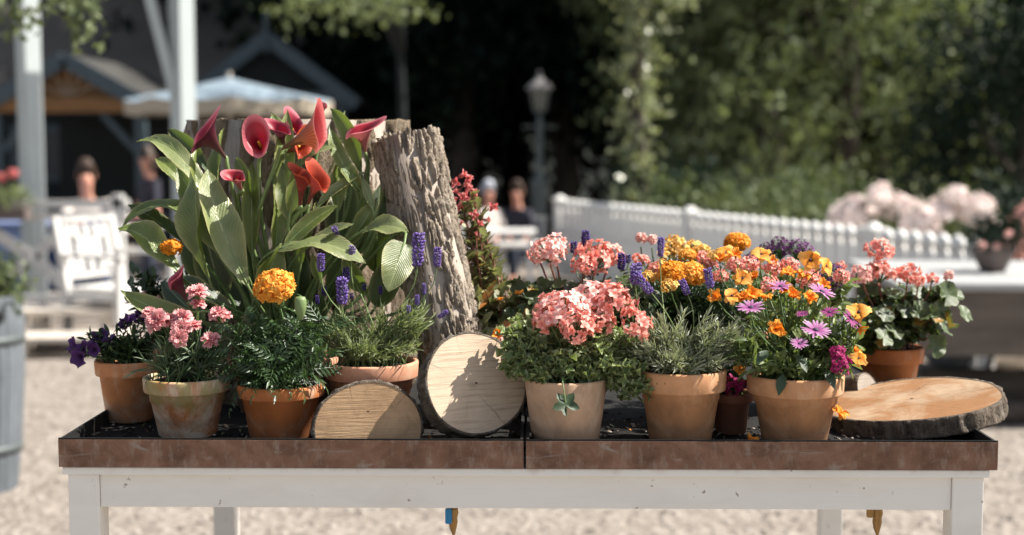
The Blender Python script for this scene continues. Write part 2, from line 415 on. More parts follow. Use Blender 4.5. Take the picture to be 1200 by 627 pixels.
def calla_leaf_mat(name, a, b, e):
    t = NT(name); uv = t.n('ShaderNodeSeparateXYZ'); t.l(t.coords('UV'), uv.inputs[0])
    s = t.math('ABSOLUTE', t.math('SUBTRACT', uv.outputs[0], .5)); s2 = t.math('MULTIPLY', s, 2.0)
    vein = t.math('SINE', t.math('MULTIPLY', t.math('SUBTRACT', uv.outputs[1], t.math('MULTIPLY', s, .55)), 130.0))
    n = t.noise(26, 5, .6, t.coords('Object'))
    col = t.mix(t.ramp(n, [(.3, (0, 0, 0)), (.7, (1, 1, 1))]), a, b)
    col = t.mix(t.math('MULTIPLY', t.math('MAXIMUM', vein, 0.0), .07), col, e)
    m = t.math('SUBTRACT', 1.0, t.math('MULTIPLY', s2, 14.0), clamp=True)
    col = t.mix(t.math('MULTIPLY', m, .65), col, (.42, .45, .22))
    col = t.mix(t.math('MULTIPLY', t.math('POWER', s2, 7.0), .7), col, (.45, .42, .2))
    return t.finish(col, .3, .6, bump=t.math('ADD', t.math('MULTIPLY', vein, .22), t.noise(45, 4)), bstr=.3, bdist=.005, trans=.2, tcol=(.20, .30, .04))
M['calla_leaf'] = calla_leaf_mat('calla_leaf', (.075, .115, .022), (.165, .205, .05), (.25, .27, .09))
M['calla_leaf_dark'] = calla_leaf_mat('dark_calla_leaf', (.016, .034, .013), (.034, .062, .022), (.05, .08, .03))  # dark copy: shade inside the clump put into the leaf colour
M['calla_leaf_pale'] = calla_leaf_mat('pale_calla_leaf', (.13, .17, .055), (.24, .27, .12), (.32, .34, .18))  # pale copy: sunlight on these leaves put into the colour
def calla_mat(name, outside, tube, inside, rim, stripe):
    t = NT(name); uv = t.n('ShaderNodeSeparateXYZ'); t.l(t.coords('UV'), uv.inputs[0])
    v = uv.outputs[1]
    st = t.math('MULTIPLY', t.math('ADD', t.math('SINE', t.math('MULTIPLY', uv.outputs[0], 150.0)), 1.0), .5)
    o = t.mix(t.ramp(v, [(.15, (0, 0, 0)), (.75, (1, 1, 1))]), tube, outside)
    o = t.mix(t.math('MULTIPLY', st, .55), o, stripe)
    i = t.mix(t.ramp(v, [(.3, (0, 0, 0)), (.95, (1, 1, 1))]), tuple(x * .55 for x in inside), inside)
    i = t.mix(t.math('MULTIPLY', st, .18), i, tuple(x * .6 for x in inside))
    bf = t.n('ShaderNodeNewGeometry').outputs['Backfacing']
    col = t.mix(bf, o, i)
    col = t.mix(t.math('MULTIPLY', t.ramp(v, [(.9, (0, 0, 0)), (.99, (1, 1, 1))]), .75), col, rim)
    return t.finish(col, .42, .4, bump=t.math('ADD', st, t.noise(100, 2)), bstr=.12, bdist=.002, trans=.22)
M['calla_pink'] = calla_mat('calla_pink', (.10, .014, .03), (.11, .07, .05), (.30, .010, .035), (.66, .17, .22), (.06, .012, .02))
M['calla_rose'] = calla_mat('calla_rose', (.42, .12, .12), (.20, .12, .08), (.34, .014, .03), (.76, .24, .27), (.32, .07, .08))
M['calla_orange'] = calla_mat('calla_orange', (.34, .075, .03), (.14, .11, .035), (.38, .03, .035), (.76, .21, .20), (.10, .018, .012))
M['calla_red'] = calla_mat('calla_red', (.27, .03, .022), (.15, .04, .02), (.36, .04, .014), (.66, .13, .07), (.085, .006, .01))
M['spadix'] = plain('spadix', (.65, .30, .04), .7, scale=200)
M['p_carn'] = petalm('carnation_petal', (.72, .16, .19), (.90, .45, .44), (.93, .64, .61), pw=1.5)
M['p_mari'] = petalm('marigold_petal', (.86, .26, .01), (.96, .50, .07), (.97, .60, .14), pw=1.0)
M['p_mari2'] = petalm('deep_marigold_petal', (.76, .20, .006), (.93, .39, .025), (.95, .48, .06), pw=1.0)
M['p_lav'] = petalm('lavender_floret', (.08, .05, .20), (.22, .13, .46), (.36, .26, .60), pw=.8)
M['p_lavd'] = petalm('dark_lavender_floret', (.035, .025, .09), (.085, .045, .25), (.13, .08, .33), pw=.8)
M['p_ger'] = petalm('geranium_petal', (.86, .24, .19), (.93, .45, .36), (.94, .58, .50), pw=.8)
M['p_gerp'] = petalm('pale_geranium_petal', (.88, .36, .31), (.94, .60, .54), (.95, .74, .69), pw=.7)
M['p_pansy'] = petalm('pansy_petal', (.88, .32, .02), (.93, .50, .09), (.94, .60, .20), stripes=40, dark=((.08, .015, .01), 4.5))
M['p_orange'] = petalm('orange_petal', (.88, .24, .01), (.92, .38, .03), (.93, .50, .10), stripes=30)
M['p_yel'] = petalm('soft_yellow_petal', (.82, .42, .05), (.88, .62, .18), (.90, .70, .34))
M['p_daisy'] = petalm('daisy_petal', (.30, .05, .22), (.50, .25, .44), (.70, .5, .66), stripes=24, pw=1.3)
M['p_daisyd'] = petalm('dark_daisy_petal', (.24, .02, .14), (.33, .07, .24), (.42, .12, .30), stripes=24)
M['p_mag'] = petalm('magenta_petal', (.25, .008, .07), (.38, .02, .14), (.50, .05, .22))
M['p_verb'] = petalm('purple_verbena_petal', (.09, .02, .10), (.17, .05, .18), (.34, .17, .32))
M['p_pet'] = petalm('petunia_petal', (.02, .004, .035), (.065, .016, .11), (.15, .06, .22))
M['p_bud'] = petalm('pink_bud_petal', (.75, .35, .3), (.88, .60, .55), (.9, .7, .62))
M['p_red'] = petalm('red_petal', (.55, .05, .06), (.72, .16, .16), (.88, .55, .50))
M['daisy_eye'] = plain('daisy_eye', (.04, .025, .06), .7, scale=300)

# ------------------------------------------------------------------ ground
def structure(name, mb, mat):
    return tag(mb.build(name, mat), kind='structure')
t = NT('gravel'); oc = t.coords('Object')
n1 = t.noise(.6, 5, .6, oc); n2 = t.noise(7, 6, .7, oc); vo = t.n('ShaderNodeTexVoronoi'); vo.inputs['Scale'].default_value = 22; t.l(oc, vo.inputs['Vector'])
c_ = t.ramp(n2, [(.3, (.20, .172, .148)), (.5, (.25, .217, .19)), (.7, (.30, .264, .233))])
c_ = t.mix(t.math('MULTIPLY', n1, .5), c_, (.28, .24, .212))
c_ = t.mix(t.math('MULTIPLY', t.math('LESS_THAN', vo.outputs['Distance'], .25), .35), c_, (.36, .32, .28))
c_ = t.mix(.8, c_, t.mix(t.ramp(n2, [(.35, (0, 0, 0)), (.62, (1, 1, 1))]), (.16, .137, .116), (.285, .25, .216)))
M['gravel'] = t.finish(c_, .95, .15, bump=t.math('ADD', vo.outputs['Distance'], n2), bstr=.6, bdist=.03)
g = MB(); rows = []
for j in range(61):
    y = -20 + (j / 60) ** 2 * 320
    rows.append([V((x, y, 0.0)) for x in [(-1 + 2 * i / 40) * (40 + y * .8 + 16) for i in range(41)]])
g.grid(rows); structure('gravel_ground', g, M['gravel'])
# loose stones scattered on the gravel give it its grain
st = MB(); rg = random.Random(3)
for k in range(5200):
    y = 4.2 + rg.random() ** 1.5 * 8; x = rg.uniform(-.4, .4) * y * 1.15; r = rg.uniform(.008, .022)
    c = V((x, y, r * .35)); ring = []
    for a in range(5):
        an = 2 * PI * a / 5 + rg.random() * .6; q = rg.uniform(.7, 1.2) * r
        ring.append(c + V((math.cos(an) * q, math.sin(an) * q, -r * .3)))
    st.add(ring + [c + V((rg.uniform(-.3, .3) * r, 0, r * .55))], [(a, (a + 1) % 5, 5) for a in range(5)])
t = NT('pebbles'); M['pebbles'] = t.finish(t.ramp(t.island(), [(0, (.12, .103, .088)), (.5, (.22, .193, .167)), (1, (.33, .297, .263))]), .9, .2)
tag(st.build('gravel_stones', M['pebbles']), kind='stuff')

# ------------------------------------------------------------------ the planting table with its two trays
YF = 2.24
ZR = P(615, 517, YF).z; ZF = ZR - .024
XL = P(68, 513, YF).x; XR = P(1170, 515, YF).x; XM = P(615, 517, YF).x
TD = 1.10
TH = .0445
def tray(x0, x1, name, label, tapx, blue):
    root = empty(name, ((x0 + x1) / 2, YF + TD / 2, ZR - TH), 0, label, 'tray', 'rusty steel trays on the planting table')
    off = V(root.location); w = .0035; b = MB()
    y0, y1, z0 = YF, YF + TD, ZR - TH
    b.box(((x0 + x1) / 2, y0 + w / 2, ZR - TH / 2), (x1 - x0, w, TH)); b.box(((x0 + x1) / 2, y1 - w / 2, ZR - TH / 2), (x1 - x0, w, TH))
    for x in (x0 + w / 2, x1 - w / 2): b.box((x, (y0 + y1) / 2, ZR - TH / 2), (w, y1 - y0 - 2 * w, TH), mi=1)
    for x in (x0 + w + .001, x1 - w - .001): b.box((x, (y0 + y1) / 2, ZR - .016), (.0015, y1 - y0 - 2 * w - .01, .03), mi=1)
    b.box(((x0 + x1) / 2, (y0 + y1) / 2, z0 + .002), (x1 - x0 - 2 * w - .0004, y1 - y0 - 2 * w - .0004, .004))
    # folded lip, a little proud of the walls
    for (a, c) in (((x0, y0 + .002, ZR + .001), (x1, y0 + .002, ZR + .001)), ((x0 + .003, y0 + .01, ZR + .0005), (x0 + .003, y1, ZR + .0005)), ((x1 - .003, y0 + .01, ZR + .0005), (x1 - .003, y1, ZR + .0005))):
        b.bar(a, c, .0018 if a[1] == c[1] else .004, .004 if a[1] == c[1] else .0018, mi=1)
    b.build('tray_shell', (M['rust'], M['rust_in']), root, off)
    s = MB(); n = 40; rows = []
    for j in range(n + 1):
        rows.append([V((x0 + w + (x1 - x0 - 2 * w) * i / n, y0 + w + (y1 - y0 - 2 * w) * j / n, ZF + .003 * noise.noise(V((i * .6, j * .6, x0))))) for i in range(n + 1)])
    s.grid(rows); s.build('soil_bed', M['wet_soil'], root, off)
    tp = P(tapx, 604, YF + .13); d = MB()
    ztop = z0
    d.tube([(tp.x, tp.y, ztop), (tp.x, tp.y, tp.z - .004)], .006, 10)
    d.tube([(tp.x, tp.y, tp.z + .012), (tp.x, tp.y, tp.z + .004), (tp.x, tp.y, tp.z - .004), (tp.x, tp.y, tp.z - .012), (tp.x, tp.y, tp.z - .022), (tp.x + .001, tp.y, tp.z - .034)], [.0085, .0095, .0075, .008, .006, .002], 10)
    tap = d.build('drain_tap', M['brass'], root, off)
    h = MB()
    if blue:
        h.box((tp.x - .007, tp.y - .012, tp.z + .002), (.0115, .007, .027), bev=.003); h.box((tp.x - .004, tp.y - .006, tp.z + .002), (.006, .008, .006), bev=.001)
        h.build('tap_handle', M['blue_plastic'], tap, off)
    else:
        h.box((tp.x - .013, tp.y - .004, tp.z + .006), (.012, .010, .017), bev=.003); h.box((tp.x - .005, tp.y - .003, tp.z + .008), (.014, .006, .005), bev=.001); h.build('tap_handle', M['brass'], tap, off)
    return root
tray(XL, XM - .002, 'steel_tray', 'rusty brown steel tray on left half of white table, blue tap below', 531, True)
tray(XM + .002, XR, 'steel_tray', 'rusty brown steel tray on right half of white table, brass tap below', 1028, False)

tb = empty('planting_table', ((XL + XR) / 2, YF + TD / 2, 0), 0, 'long white painted wooden table carrying the rusty trays of flowerpots', 'table')
o_ = V(tb.location); zt = ZR - TH - .001
lw = .050; lx0 = P(80, 560, YF + .012).x; lx1 = P(1153, 560, YF + .012).x; ly0 = YF + .010; ly1 = YF + TD - .02
ah = .068
b = MB(); b.box(((lx0 + lx1) / 2, ly0 + lw / 2, zt - .0065), (lx1 - lx0 + .014, lw + .012, .0125), bev=.002)
b.box(((lx0 + lx1) / 2, ly1 - lw / 2, zt - .0065), (lx1 - lx0 + .014, lw + .012, .0125), bev=.002)
for x in (lx0 + lw / 2, lx1 - lw / 2, XM): b.box((x, (ly0 + ly1) / 2, zt - .0065), (lw, ly1 - ly0 - 2 * lw - .012, .0125))
b.build('top_frame', M['white_paint'], tb, o_)
for (y) in (ly0 + .016, ly1 - .016):
    b = MB(); b.box(((lx0 + lx1) / 2, y, zt - .013 - (ah - .013) / 2), (lx1 - lx0 - 2 * lw - .001, .022, ah - .013), bev=.0015); b.build('apron', M['white_paint'], tb, o_)
for x in (lx0 + .016, lx1 - .016):
    b = MB(); b.box((x, (ly0 + ly1) / 2, zt - .013 - (ah - .013) / 2), (.022, ly1 - ly0 - 2 * lw - .001, ah - .013), bev=.0015); b.build('apron', M['white_paint'], tb, o_)
for x in (lx0 + lw / 2, lx1 - lw / 2):
    for y in (ly0 + lw / 2, ly1 - lw / 2):
        b = MB(); b.box((x, y, (zt - .0135) / 2), (lw, lw, zt - .0135), bev=.002); b.build('leg', M['white_paint'], tb, o_)

# ------------------------------------------------------------------ logs
def bark_disp(a, z, seed, amp, fv=22, fz=6):
    """vertical plates split by deep furrows; a angle, z along the trunk in metres"""
    wx = noise.noise(V((z * 18, a * 2, seed))) * .35
    q = V((math.cos(a + wx * .4) * fv * .12, math.sin(a + wx * .4) * fv * .12, z * fz + seed))
    n = noise.fractal(q * 2.2, .9, 2.1, 5)
    d = noise.voronoi(V((math.cos(a + wx * .3) * fv * .16, math.sin(a + wx * .3) * fv * .16, z * fz * 1.1 + seed)))[0]
    fur = min(1, (d[1] - d[0]) * 4.5)
    d2 = noise.voronoi(V((math.cos(a) * fv * .42 + wx, math.sin(a) * fv * .42, z * fz * 3.2 + seed)))[0]
    fine = min(1, (d2[1] - d2[0]) * 4)
    return amp * (fur * 1.0 + fine * .22 + n * .3 - .7)
def log(name, label, cat, mat4, L, r0, r1, mats, seed, amp=.008, na=240, nz=160, sq=(1, 1), fv=22, fz=6, topj=.004, group=None, root=None):
    """upright log in its own space: z 0..L; bark child, cut face on top"""
    def rad(a, z):
        r = r0 + (r1 - r0) * z / L
        r *= 1 + .06 * math.sin(a * 2 + seed) + .05 * math.sin(a * 3 + seed * 2) + .03 * math.sin(a * 5 + z * 6)
        return r
    core = MB(); ring = []
    for k in range(na):
        a = 2 * PI * k / na; r = rad(a, L) - .002
        ring.append(V((math.cos(a) * r * sq[0], math.sin(a) * r * sq[1], L - .003)))
    rows = [[p * f for p in ring] for f in ()]
    cz = V((0, 0, L - .003)); rows = []
    for f in (.02, .25, .5, .75, 1.0):
        rows.append([V((p.x * f, p.y * f, L - .002 + .002 * noise.noise(V((p.x * f * 60, p.y * f * 60, seed))))) for p in ring])
    rows.append([V((p.x * .97, p.y * .97, 0.0)) for p in ring])
    core.grid(rows, closed=True)
    o = core.build(name, mats[0]); o.matrix_world = mat4; tag(o, label, cat, group)
    bk = MB(); rows = []
    for j in range(nz + 1):
        z = L * j / nz; row = []
        for k in range(na):
            a = 2 * PI * k / na; r = rad(a, z) + bark_disp(a, z, seed, amp, fv, fz)
            zz = z
            if j == nz: zz += topj * noise.noise(V((math.cos(a) * 9, math.sin(a) * 9, seed)))
            row.append(V((math.cos(a) * r * sq[0], math.sin(a) * r * sq[1], zz)))
        rows.append(row)
    rows.append([V((math.cos(2 * PI * k / na) * (rad(2 * PI * k / na, L) - .004) * sq[0], math.sin(2 * PI * k / na) * (rad(2 * PI * k / na, L) - .004) * sq[1], L - .002)) for k in range(na)])
    bk.grid(rows, closed=True); bk.build('bark', mats[1], o)
    return o
ys = 2.88
cs = P(352, 400, ys); cs.z = ZF
topz = P(352, 139, ys - .2).z
log('tree_stump', 'wide dark barked tree stump standing behind the calla lilies', 'stump', Matrix.Translation(cs), topz - ZF, .226, .222, (M['cut_grey'], M['bark_dark']), 3.1, .013, 260, 110, fv=34, fz=5)
# pale rough log leaning on the stump
pb = P(543, 430, 2.50); pb.z = ZF + .012; pt = P(474, 160, 2.60)
ax = (pt - pb); L_ = ax.length; ax.normalize(); xx = V((0, 1, 0)).cross(ax).normalized(); yy = ax.cross(xx)
m4 = Matrix((xx, yy, ax)).transposed().to_4x4(); m4.translation = pb
log('leaning_log', 'pale furrowed log leaning against the wide stump, right of the calla lilies', 'log', m4, L_, .052, .057, (M['cut_grey'], M['bark']), 9.7, .016, 240, 200, sq=(1, .8), fv=30, fz=11, topj=.012)

def wood_slice(name, label, outline, th, mat4, mats, seed, amp=.003, group=None):
    """slice in its own space: cut faces at z=+-th/2, outline list of (x,y)"""
    c = MB(); n = len(outline)
    ctr = V((sum(p[0] for p in outline) / n, sum(p[1] for p in outline) / n, 0))
    def ringat(f, z): return [V((ctr.x + (p[0] - ctr.x) * f, ctr.y + (p[1] - ctr.y) * f, z)) for p in outline]
    rows = [ringat(.02, -th / 2), ringat(.985, -th / 2), ringat(.985, th / 2), ringat(.9, th / 2), ringat(.5, th / 2), ringat(.02, th / 2)]
    c.grid(rows, closed=True, smooth=False)
    o = c.build(name, mats[0]); o.matrix_world = mat4; tag(o, label, 'wood slice', group)
    k = MB(); rows = [ringat(.98, -th / 2 - .0005)]
    for j in range(9):
        z = -th / 2 + th * j / 8; row = []
        for i, p in enumerate(outline):
            d = amp * (noise.fractal(V((p[0] * 70, p[1] * 70, z * 50 + seed)), .8, 2, 4) + .6)
            dd = (V((p[0], p[1], 0)) - ctr); l = dd.length
            if len(p) > 2 and p[2]: d = -.0008
            row.append(ctr + dd * ((l + d) / l) + V((0, 0, z + (.0008 if j == 8 else 0))))
        rows.append(row)
    rows.append(ringat(.978, th / 2 + .0006))
    k.grid(rows, closed=True); k.build('bark', mats[1], o)
    return o
def frame_from_normal(n, loc, upv=V((0, 0, 1))):
    n = V(n).normalized(); x = upv.cross(n).normalized(); y = n.cross(x)
    m = Matrix((x, y, n)).transposed().to_4x4(); m.translation = loc; return m
def wobc(r, seed, n=140, sx=1, sy=1, w=.025):
    return [(math.cos(a) * r * sx * (1 + w * math.sin(2 * a + seed) + w * .7 * math.sin(3 * a + seed * 2) + w * .3 * math.sin(7 * a)), math.sin(a) * r * sy * (1 + w * math.sin(2 * a + seed) + w * .7 * math.sin(3 * a + seed * 2))) for a in [2 * PI * k / n for k in range(n)]]
# round pale slice
c0 = P(553, 452, 2.345)
wood_slice('wood_slice', 'round pale wood slice leaning upright at the foot of the leaning log', wobc(.088, 1.0), .038, frame_from_normal((.42, -.83, .38), c0), (M['cut_pale'], M['bark_slab']), 5)
# half slice
ol = []
hr = .088
for k in range(120):
    a = R(-12) + R(204) * k / 119
    ol.append((math.cos(a) * hr * (1 + .03 * math.sin(3 * a)), math.sin(a) * hr * .98 * (1 + .03 * math.sin(2 * a + 1)), 0))
x0_, y0_ = ol[-1][0], ol[-1][1]; x1_, y1_ = ol[0][0], ol[0][1]
for k in range(1, 24): ol.append((x0_ + (x1_ - x0_) * k / 24, y0_ + (y1_ - y0_) * k / 24, 1))
c0 = P(431, 512, 2.315); c0.z = ZF + .021
wood_slice('wood_slice', 'brown half round wood slice standing in front of the lavender pot', ol, .045, frame_from_normal((.16, -.97, .16), c0), (M['cut_brown'], M['bark_slab']), 8, .004)
# big slab lying at the right end
nrm = V((-.155, -.03, 1)).normalized()
c0 = P(1070, 466, 2.50); c0.z = ZR + .008
wood_slice('wood_slab', 'large flat orange brown wood slice lying over the right end of tray', wobc(.162, 2.3, 200, .93, 1.0, .035), .032, frame_from_normal(nrm, c0, V((0, 1, 0))), (M['cut_slab'], M['bark_slab']), 12, .004)

# little block of cut wood behind the daisies
c0 = P(1003, 440, 2.66); c0.z = ZF + .034
k_ = wood_slice('wood_block', 'small grey offcut of wood behind the purple daisies', wobc(.030, 4, 60), .055, frame_from_normal((.6, -.7, .25), c0), (M['cut_grey'], M['bark_slab']), 2, .001)
k_['category'] = 'wood offcut'
# ------------------------------------------------------------------ flower templates (own space, facing +Z)
def petal(mb, ang, L, Wd, elev, curl=.3, cup=.2, ruf=0.0, r0=0.0, mi=0, nr=4, nc=4, seed=0.0, prof=.8, z0=0.0):
    """petal leaving the centre at angle ang, raised by elev, tip curling out by curl"""
    ca, sa = math.cos(ang), math.sin(ang); rows = []; uvs = []
    x = r0; z = z0; e = elev
    for i in range(nr + 1):
        t = i / nr
        w = Wd * .5 * (math.sin(PI * (.08 + .84 * t) ** prof) if t < 1 else .45)
        row = []
        for j in range(nc + 1):
            s = -1 + 2 * j / nc
            zz = z + cup * w * s * s + ruf * Wd * t * math.sin(s * 7 + seed * 9 + t * 4)
            xx = x - (ruf * Wd * .6 * t * math.sin(s * 11 + seed * 5)) - .22 * L / nr * s * s * (1 if t == 1 else 0)
            y = s * w
            row.append(V((xx * ca - y * sa, xx * sa + y * ca, zz))); uvs.append((j / nc, t))
        rows.append(row)
        x += L / nr * math.cos(e); z += L / nr * math.sin(e); e -= curl / nr * 2
    mb.grid(rows, mi, uvs)
def xf(mb0, mb1, q, loc, s=1.0):
    """append mb1 to mb0 turned by q and moved to loc"""
    b = len(mb0.v); mb0.v += [q @ (p * s) + loc for p in mb1.v]; mb0.uv += mb1.uv
    mb0.f += [tuple(i + b for i in f) for f in mb1.f]; mb0.m += mb1.m; mb0.sm += mb1.sm
def tquat(n, roll=0): return V(n).normalized().to_track_quat('Z', 'Y') @ Quaternion((0, 0, 1), roll)

def carnation(seed, r=.0215):
    rg = random.Random(seed); b = MB()
    for (n, el, L, z) in ((7, R(12), r, .0), (8, R(38), r * .9, .001), (7, R(62), r * .75, .002), (5, R(78), r * .55, .002)):
        for k in range(n): petal(b, 2 * PI * (k + rg.random() * .6) / n, L * rg.uniform(.85, 1.1), r * .95, el + rg.uniform(-.2, .2), .5, .15, .13, .001, seed=rg.random(), nr=4, nc=6, z0=z, prof=.55)
    b.lathe([(.0005, -.018), (.0035, -.015), (.0042, -.006), (.0035, .002)], n=8, mi=1)
    return b.build('carnation_bloom', (M['p_carn'], M['stem']), mesh_only=True)
def marigold(seed, r=.037, mat='p_mari', flat=.62):
    rg = random.Random(seed); b = MB(); N = 190
    for k in range(N):
        t = (k + .5) / N; th = math.acos(1 - t * 1.28) if 1 - t * 1.28 > -1 else PI; ph = k * 2.39996
        n = V((math.sin(th) * math.cos(ph), math.sin(th) * math.sin(ph), math.cos(th)))
        one = MB(); petal(one, 0, r * rg.uniform(.28, .40), r * .36, R(58), 1.0, .3, .2, .0, seed=rg.random(), nr=3, nc=4, prof=.6)
        base = V((n.x * r * .74, n.y * r * .74, n.z * r * .74 * flat))
        nn = V((n.x, n.y, n.z / flat)).normalized()
        xf(b, one, tquat(nn, rg.random() * 6.28), base, rg.uniform(.8, 1.2))
    b.ball((0, 0, 0), r * .74, 0, 12, (1, 1, flat))
    b.lathe([(.002, -r * 1.25), (r * .2, -r * 1.1), (r * .33, -r * .6), (r * .4, -r * .3)], n=12, mi=1)
    return b.build('marigold_bloom', (M[mat], M['stem']), mesh_only=True)
def lavspike(seed, L=.05, mat='p_lav'):
    rg = random.Random(seed); b = MB(); nw = int(L / .0052)
    b.tube([(0, 0, -.012), (0, 0, L * .95)], .0009, 5, 1)
    for w in range(nw):
        z = L * w / nw; t = w / nw; rr = .0092 * (math.sin(PI * (.18 + .72 * t)) ** .6)
        for k in range(8):
            a = 2 * PI * (k + .5 * (w % 2)) / 8 + rg.uniform(-.2, .2)
            c = V((math.cos(a) * rr * .55, math.sin(a) * rr * .55, z + rg.uniform(-.001, .001)))
            d = V((math.cos(a), math.sin(a), rg.uniform(.5, 1.1))).normalized()
            one = MB(); one.ball((0, 0, .0032), .0021, 0, 4, (1, 1, 1.9))
            one.uv = [(.5, min(1, max(0, p.z / .006))) for p in one.v]
            xf(b, one, tquat(d), c, rg.uniform(.8, 1.25))
            if rg.random() < .35:
                for q in range(3): petal(b, a + (q - 1) * .5, .0035, .003, R(50), .4, r0=rr * .9, z0=z + .002, nr=2, nc=2)
    return b.build('flower_spike', (M[mat], M['stem_pale']), mesh_only=True)
def umbel(seed, r=.03, n=34, mats=('p_ger',), fr=.0105, name='flower_head', cover=1.15, stemlen=.75, buds=3):
    rg = random.Random(seed); b = MB()
    for k in range(n):
        t = (k + .5) / n; th = math.acos(max(-1, 1 - t * cover)); ph = k * 2.39996 + rg.uniform(-.3, .3)
        nn = V((math.sin(th) * math.cos(ph), math.sin(th) * math.sin(ph), math.cos(th)))
        R_ = r * rg.uniform(.66, 1.16)
        if rg.random() < .12: continue
        fr_ = fr * rg.uniform(.75, 1.2); c = nn * R_; c.z *= .8
        fl = MB(); g = rg.random()
        for q in range(5): petal(fl, 2 * PI * (q + rg.random() * .25) / 5, fr_ * rg.uniform(.85, 1.1), fr_ * .85, R(30) + rg.uniform(-.3, .4), .5, .15, .06, .0006, nr=3, nc=3, seed=rg.random(), prof=.6)
        d = (nn + rv(rg) * .45).normalized(); xf(b, fl, tquat(d, g * 6), c)
        b.tube([(0, 0, -r * stemlen), c * .5 + V((0, 0, -r * .25)), c], [.0009, .0008, .0007], 4, 1)
    for k in range(buds):
        a = rg.random() * 6.28; c = V((math.cos(a) * r * .7, math.sin(a) * r * .7, -r * rg.uniform(.3, .8)))
        b.ball(c, .0022, 0, 5, (1, 1, 1.8)); b.tube([(0, 0, -r * stemlen), c], .0007, 4, 1)
    return b.build(name, tuple(M[m] for m in mats) + (M['stem'],) if len(mats) == 1 else tuple(M[m] for m in mats), mesh_only=True)
def pansy(seed, r=.021, mat='p_pansy'):
    rg = random.Random(seed); b = MB()
    for k, (a, L, wd, z) in enumerate(((90, 1, 1.15, -.002), (62, 1.02, 1.1, -.001), (118, 1.02, 1.1, -.001), (10, .92, 1.05, .0), (170, .92, 1.05, .0), (270, 1.05, 1.35, .001))):
        if k == 0: continue
        petal(b, R(a + rg.uniform(-6, 6)), r * L, r * wd, R(16) + rg.uniform(-.15, .25), .35 + rg.uniform(-.2, .5), .12, .05, .0005, nr=5, nc=6, seed=rg.random(), prof=.5, z0=z)
    b.ball((0, -.001, .001), .0022, 1, 5); b.lathe([(.0006, -.012), (.002, -.004), (.003, 0)], n=6, mi=2)
    return b.build('pansy_bloom', (M[mat], M['daisy_eye'], M['stem']), mesh_only=True)
def crumpled(seed, r=.02, mat='p_orange'):
    rg = random.Random(seed); b = MB()
    for k in range(6): petal(b, 2 * PI * k / 6 + rg.random(), r * rg.uniform(.8, 1.2), r * 1.0, R(55) + rg.uniform(-.4, .3), .7 + rg.uniform(-.8, .8), .3, .14, .001, nr=5, nc=6, seed=rg.random(), prof=.5)
    b.lathe([(.0006, -.012), (.002, -.004), (.003, .001)], n=6, mi=1)
    return b.build('bloom', (M[mat], M['stem']), mesh_only=True)
def daisy(seed, r=.023, mat='p_daisy'):
    rg = random.Random(seed); b = MB(); n = 19
    for k in range(n): petal(b, 2 * PI * (k + rg.uniform(-.15, .15)) / n, r * rg.uniform(.9, 1.05), r * .26, R(10) + rg.uniform(-.1, .2), .15, -.25, 0, r * .12, nr=4, nc=2, prof=.75, z0=rg.uniform(0, .001))
    b.ball((0, 0, .001), r * .21, 1, 8, (1, 1, .6))
    b.lathe([(.0008, -.014), (.003, -.008), (.005, -.001)], n=8, mi=2)
    return b.build('daisy_bloom', (M[mat], M['daisy_eye'], M['stem']), mesh_only=True)
def trumpet(seed, r=.016, mat='p_pet', name='petunia_bloom'):
    rg = random.Random(seed); b = MB(); rows = []; uvs = []
    for i in range(8):
        t = i / 7; z = -.02 + .022 * t ** .8; rr = .0015 + (r - .0015) * t ** 3.2
        row = []
        for k in range(20):
            a = 2 * PI * k / 20; q = rr * (1 + (.14 * math.cos(5 * a) + .05 * math.sin(9 * a + seed)) * t ** 2)
            row.append(V((math.cos(a) * q, math.sin(a) * q, z + .003 * math.sin(5 * a + seed) * t ** 3))); uvs.append((k / 20, t))
        rows.append(row)
    b.grid(rows, 0, uvs, closed=True); b.lathe([(.0006, -.026), (.0024, -.02), (.0026, -.014)], n=6, mi=1)
    return b.build(name, (M[mat], M['stem']), mesh_only=True)
def hangbud(seed, s=1.0):
    rg = random.Random(seed); b = MB()
    b.ball((0, 0, 0), .0045, 0, 6, (1, 1, 1.5))
    for q in range(4): petal(b, 2 * PI * q / 4, .011, .007, R(40) + rg.uniform(-.3, .3), .2, .3, .04, .002, nr=3, nc=3, z0=.002)
    for q in range(5): petal(b, 2 * PI * q / 5 + .3, .008, .007, R(62), .1, .3, .08, .001, nr=3, nc=3, z0=.004)
    return b.build('bloom', (M['p_red'], M['stem']), mesh_only=True)

T = {}
T['carn'] = [carnation(i) for i in range(4)]
T['mari'] = [marigold(i) for i in range(2)]; T['mari2'] = [marigold(5, mat='p_mari2')]
T['lav'] = [lavspike(1, .056), lavspike(2, .046), lavspike(3, .036)]
T['lavd'] = [lavspike(4, .042, 'p_lavd'), lavspike(5, .03, 'p_lavd')]
T['ger'] = [umbel(i, .035, 34, ('p_ger',), fr=.0135, cover=1.45) for i in range(3)] + [umbel(7, .028, 22, ('p_ger',), fr=.013, cover=1.4)]
T['gerp'] = [umbel(10 + i, .035, 34, ('p_gerp',), fr=.0135, cover=1.45) for i in range(3)]
T['verb'] = [umbel(20, .032, 60, ('p_verb',), fr=.006)]
T['mag'] = [umbel(21, .017, 22, ('p_mag',), fr=.009, cover=1.7)]
T['purp'] = [umbel(22, .015, 16, ('p_pet',), fr=.009)]
T['yel'] = [umbel(23, .02, 26, ('p_yel',), fr=.010, cover=1.6)]
T['bud'] = [umbel(24, .006, 9, ('p_bud',), fr=.006, cover=1.5)]
T['pansy'] = [pansy(i) for i in range(4)]
T['crump'] = [crumpled(i) for i in range(3)]; T['crumpy'] = [crumpled(9, .022, 'p_yel')]
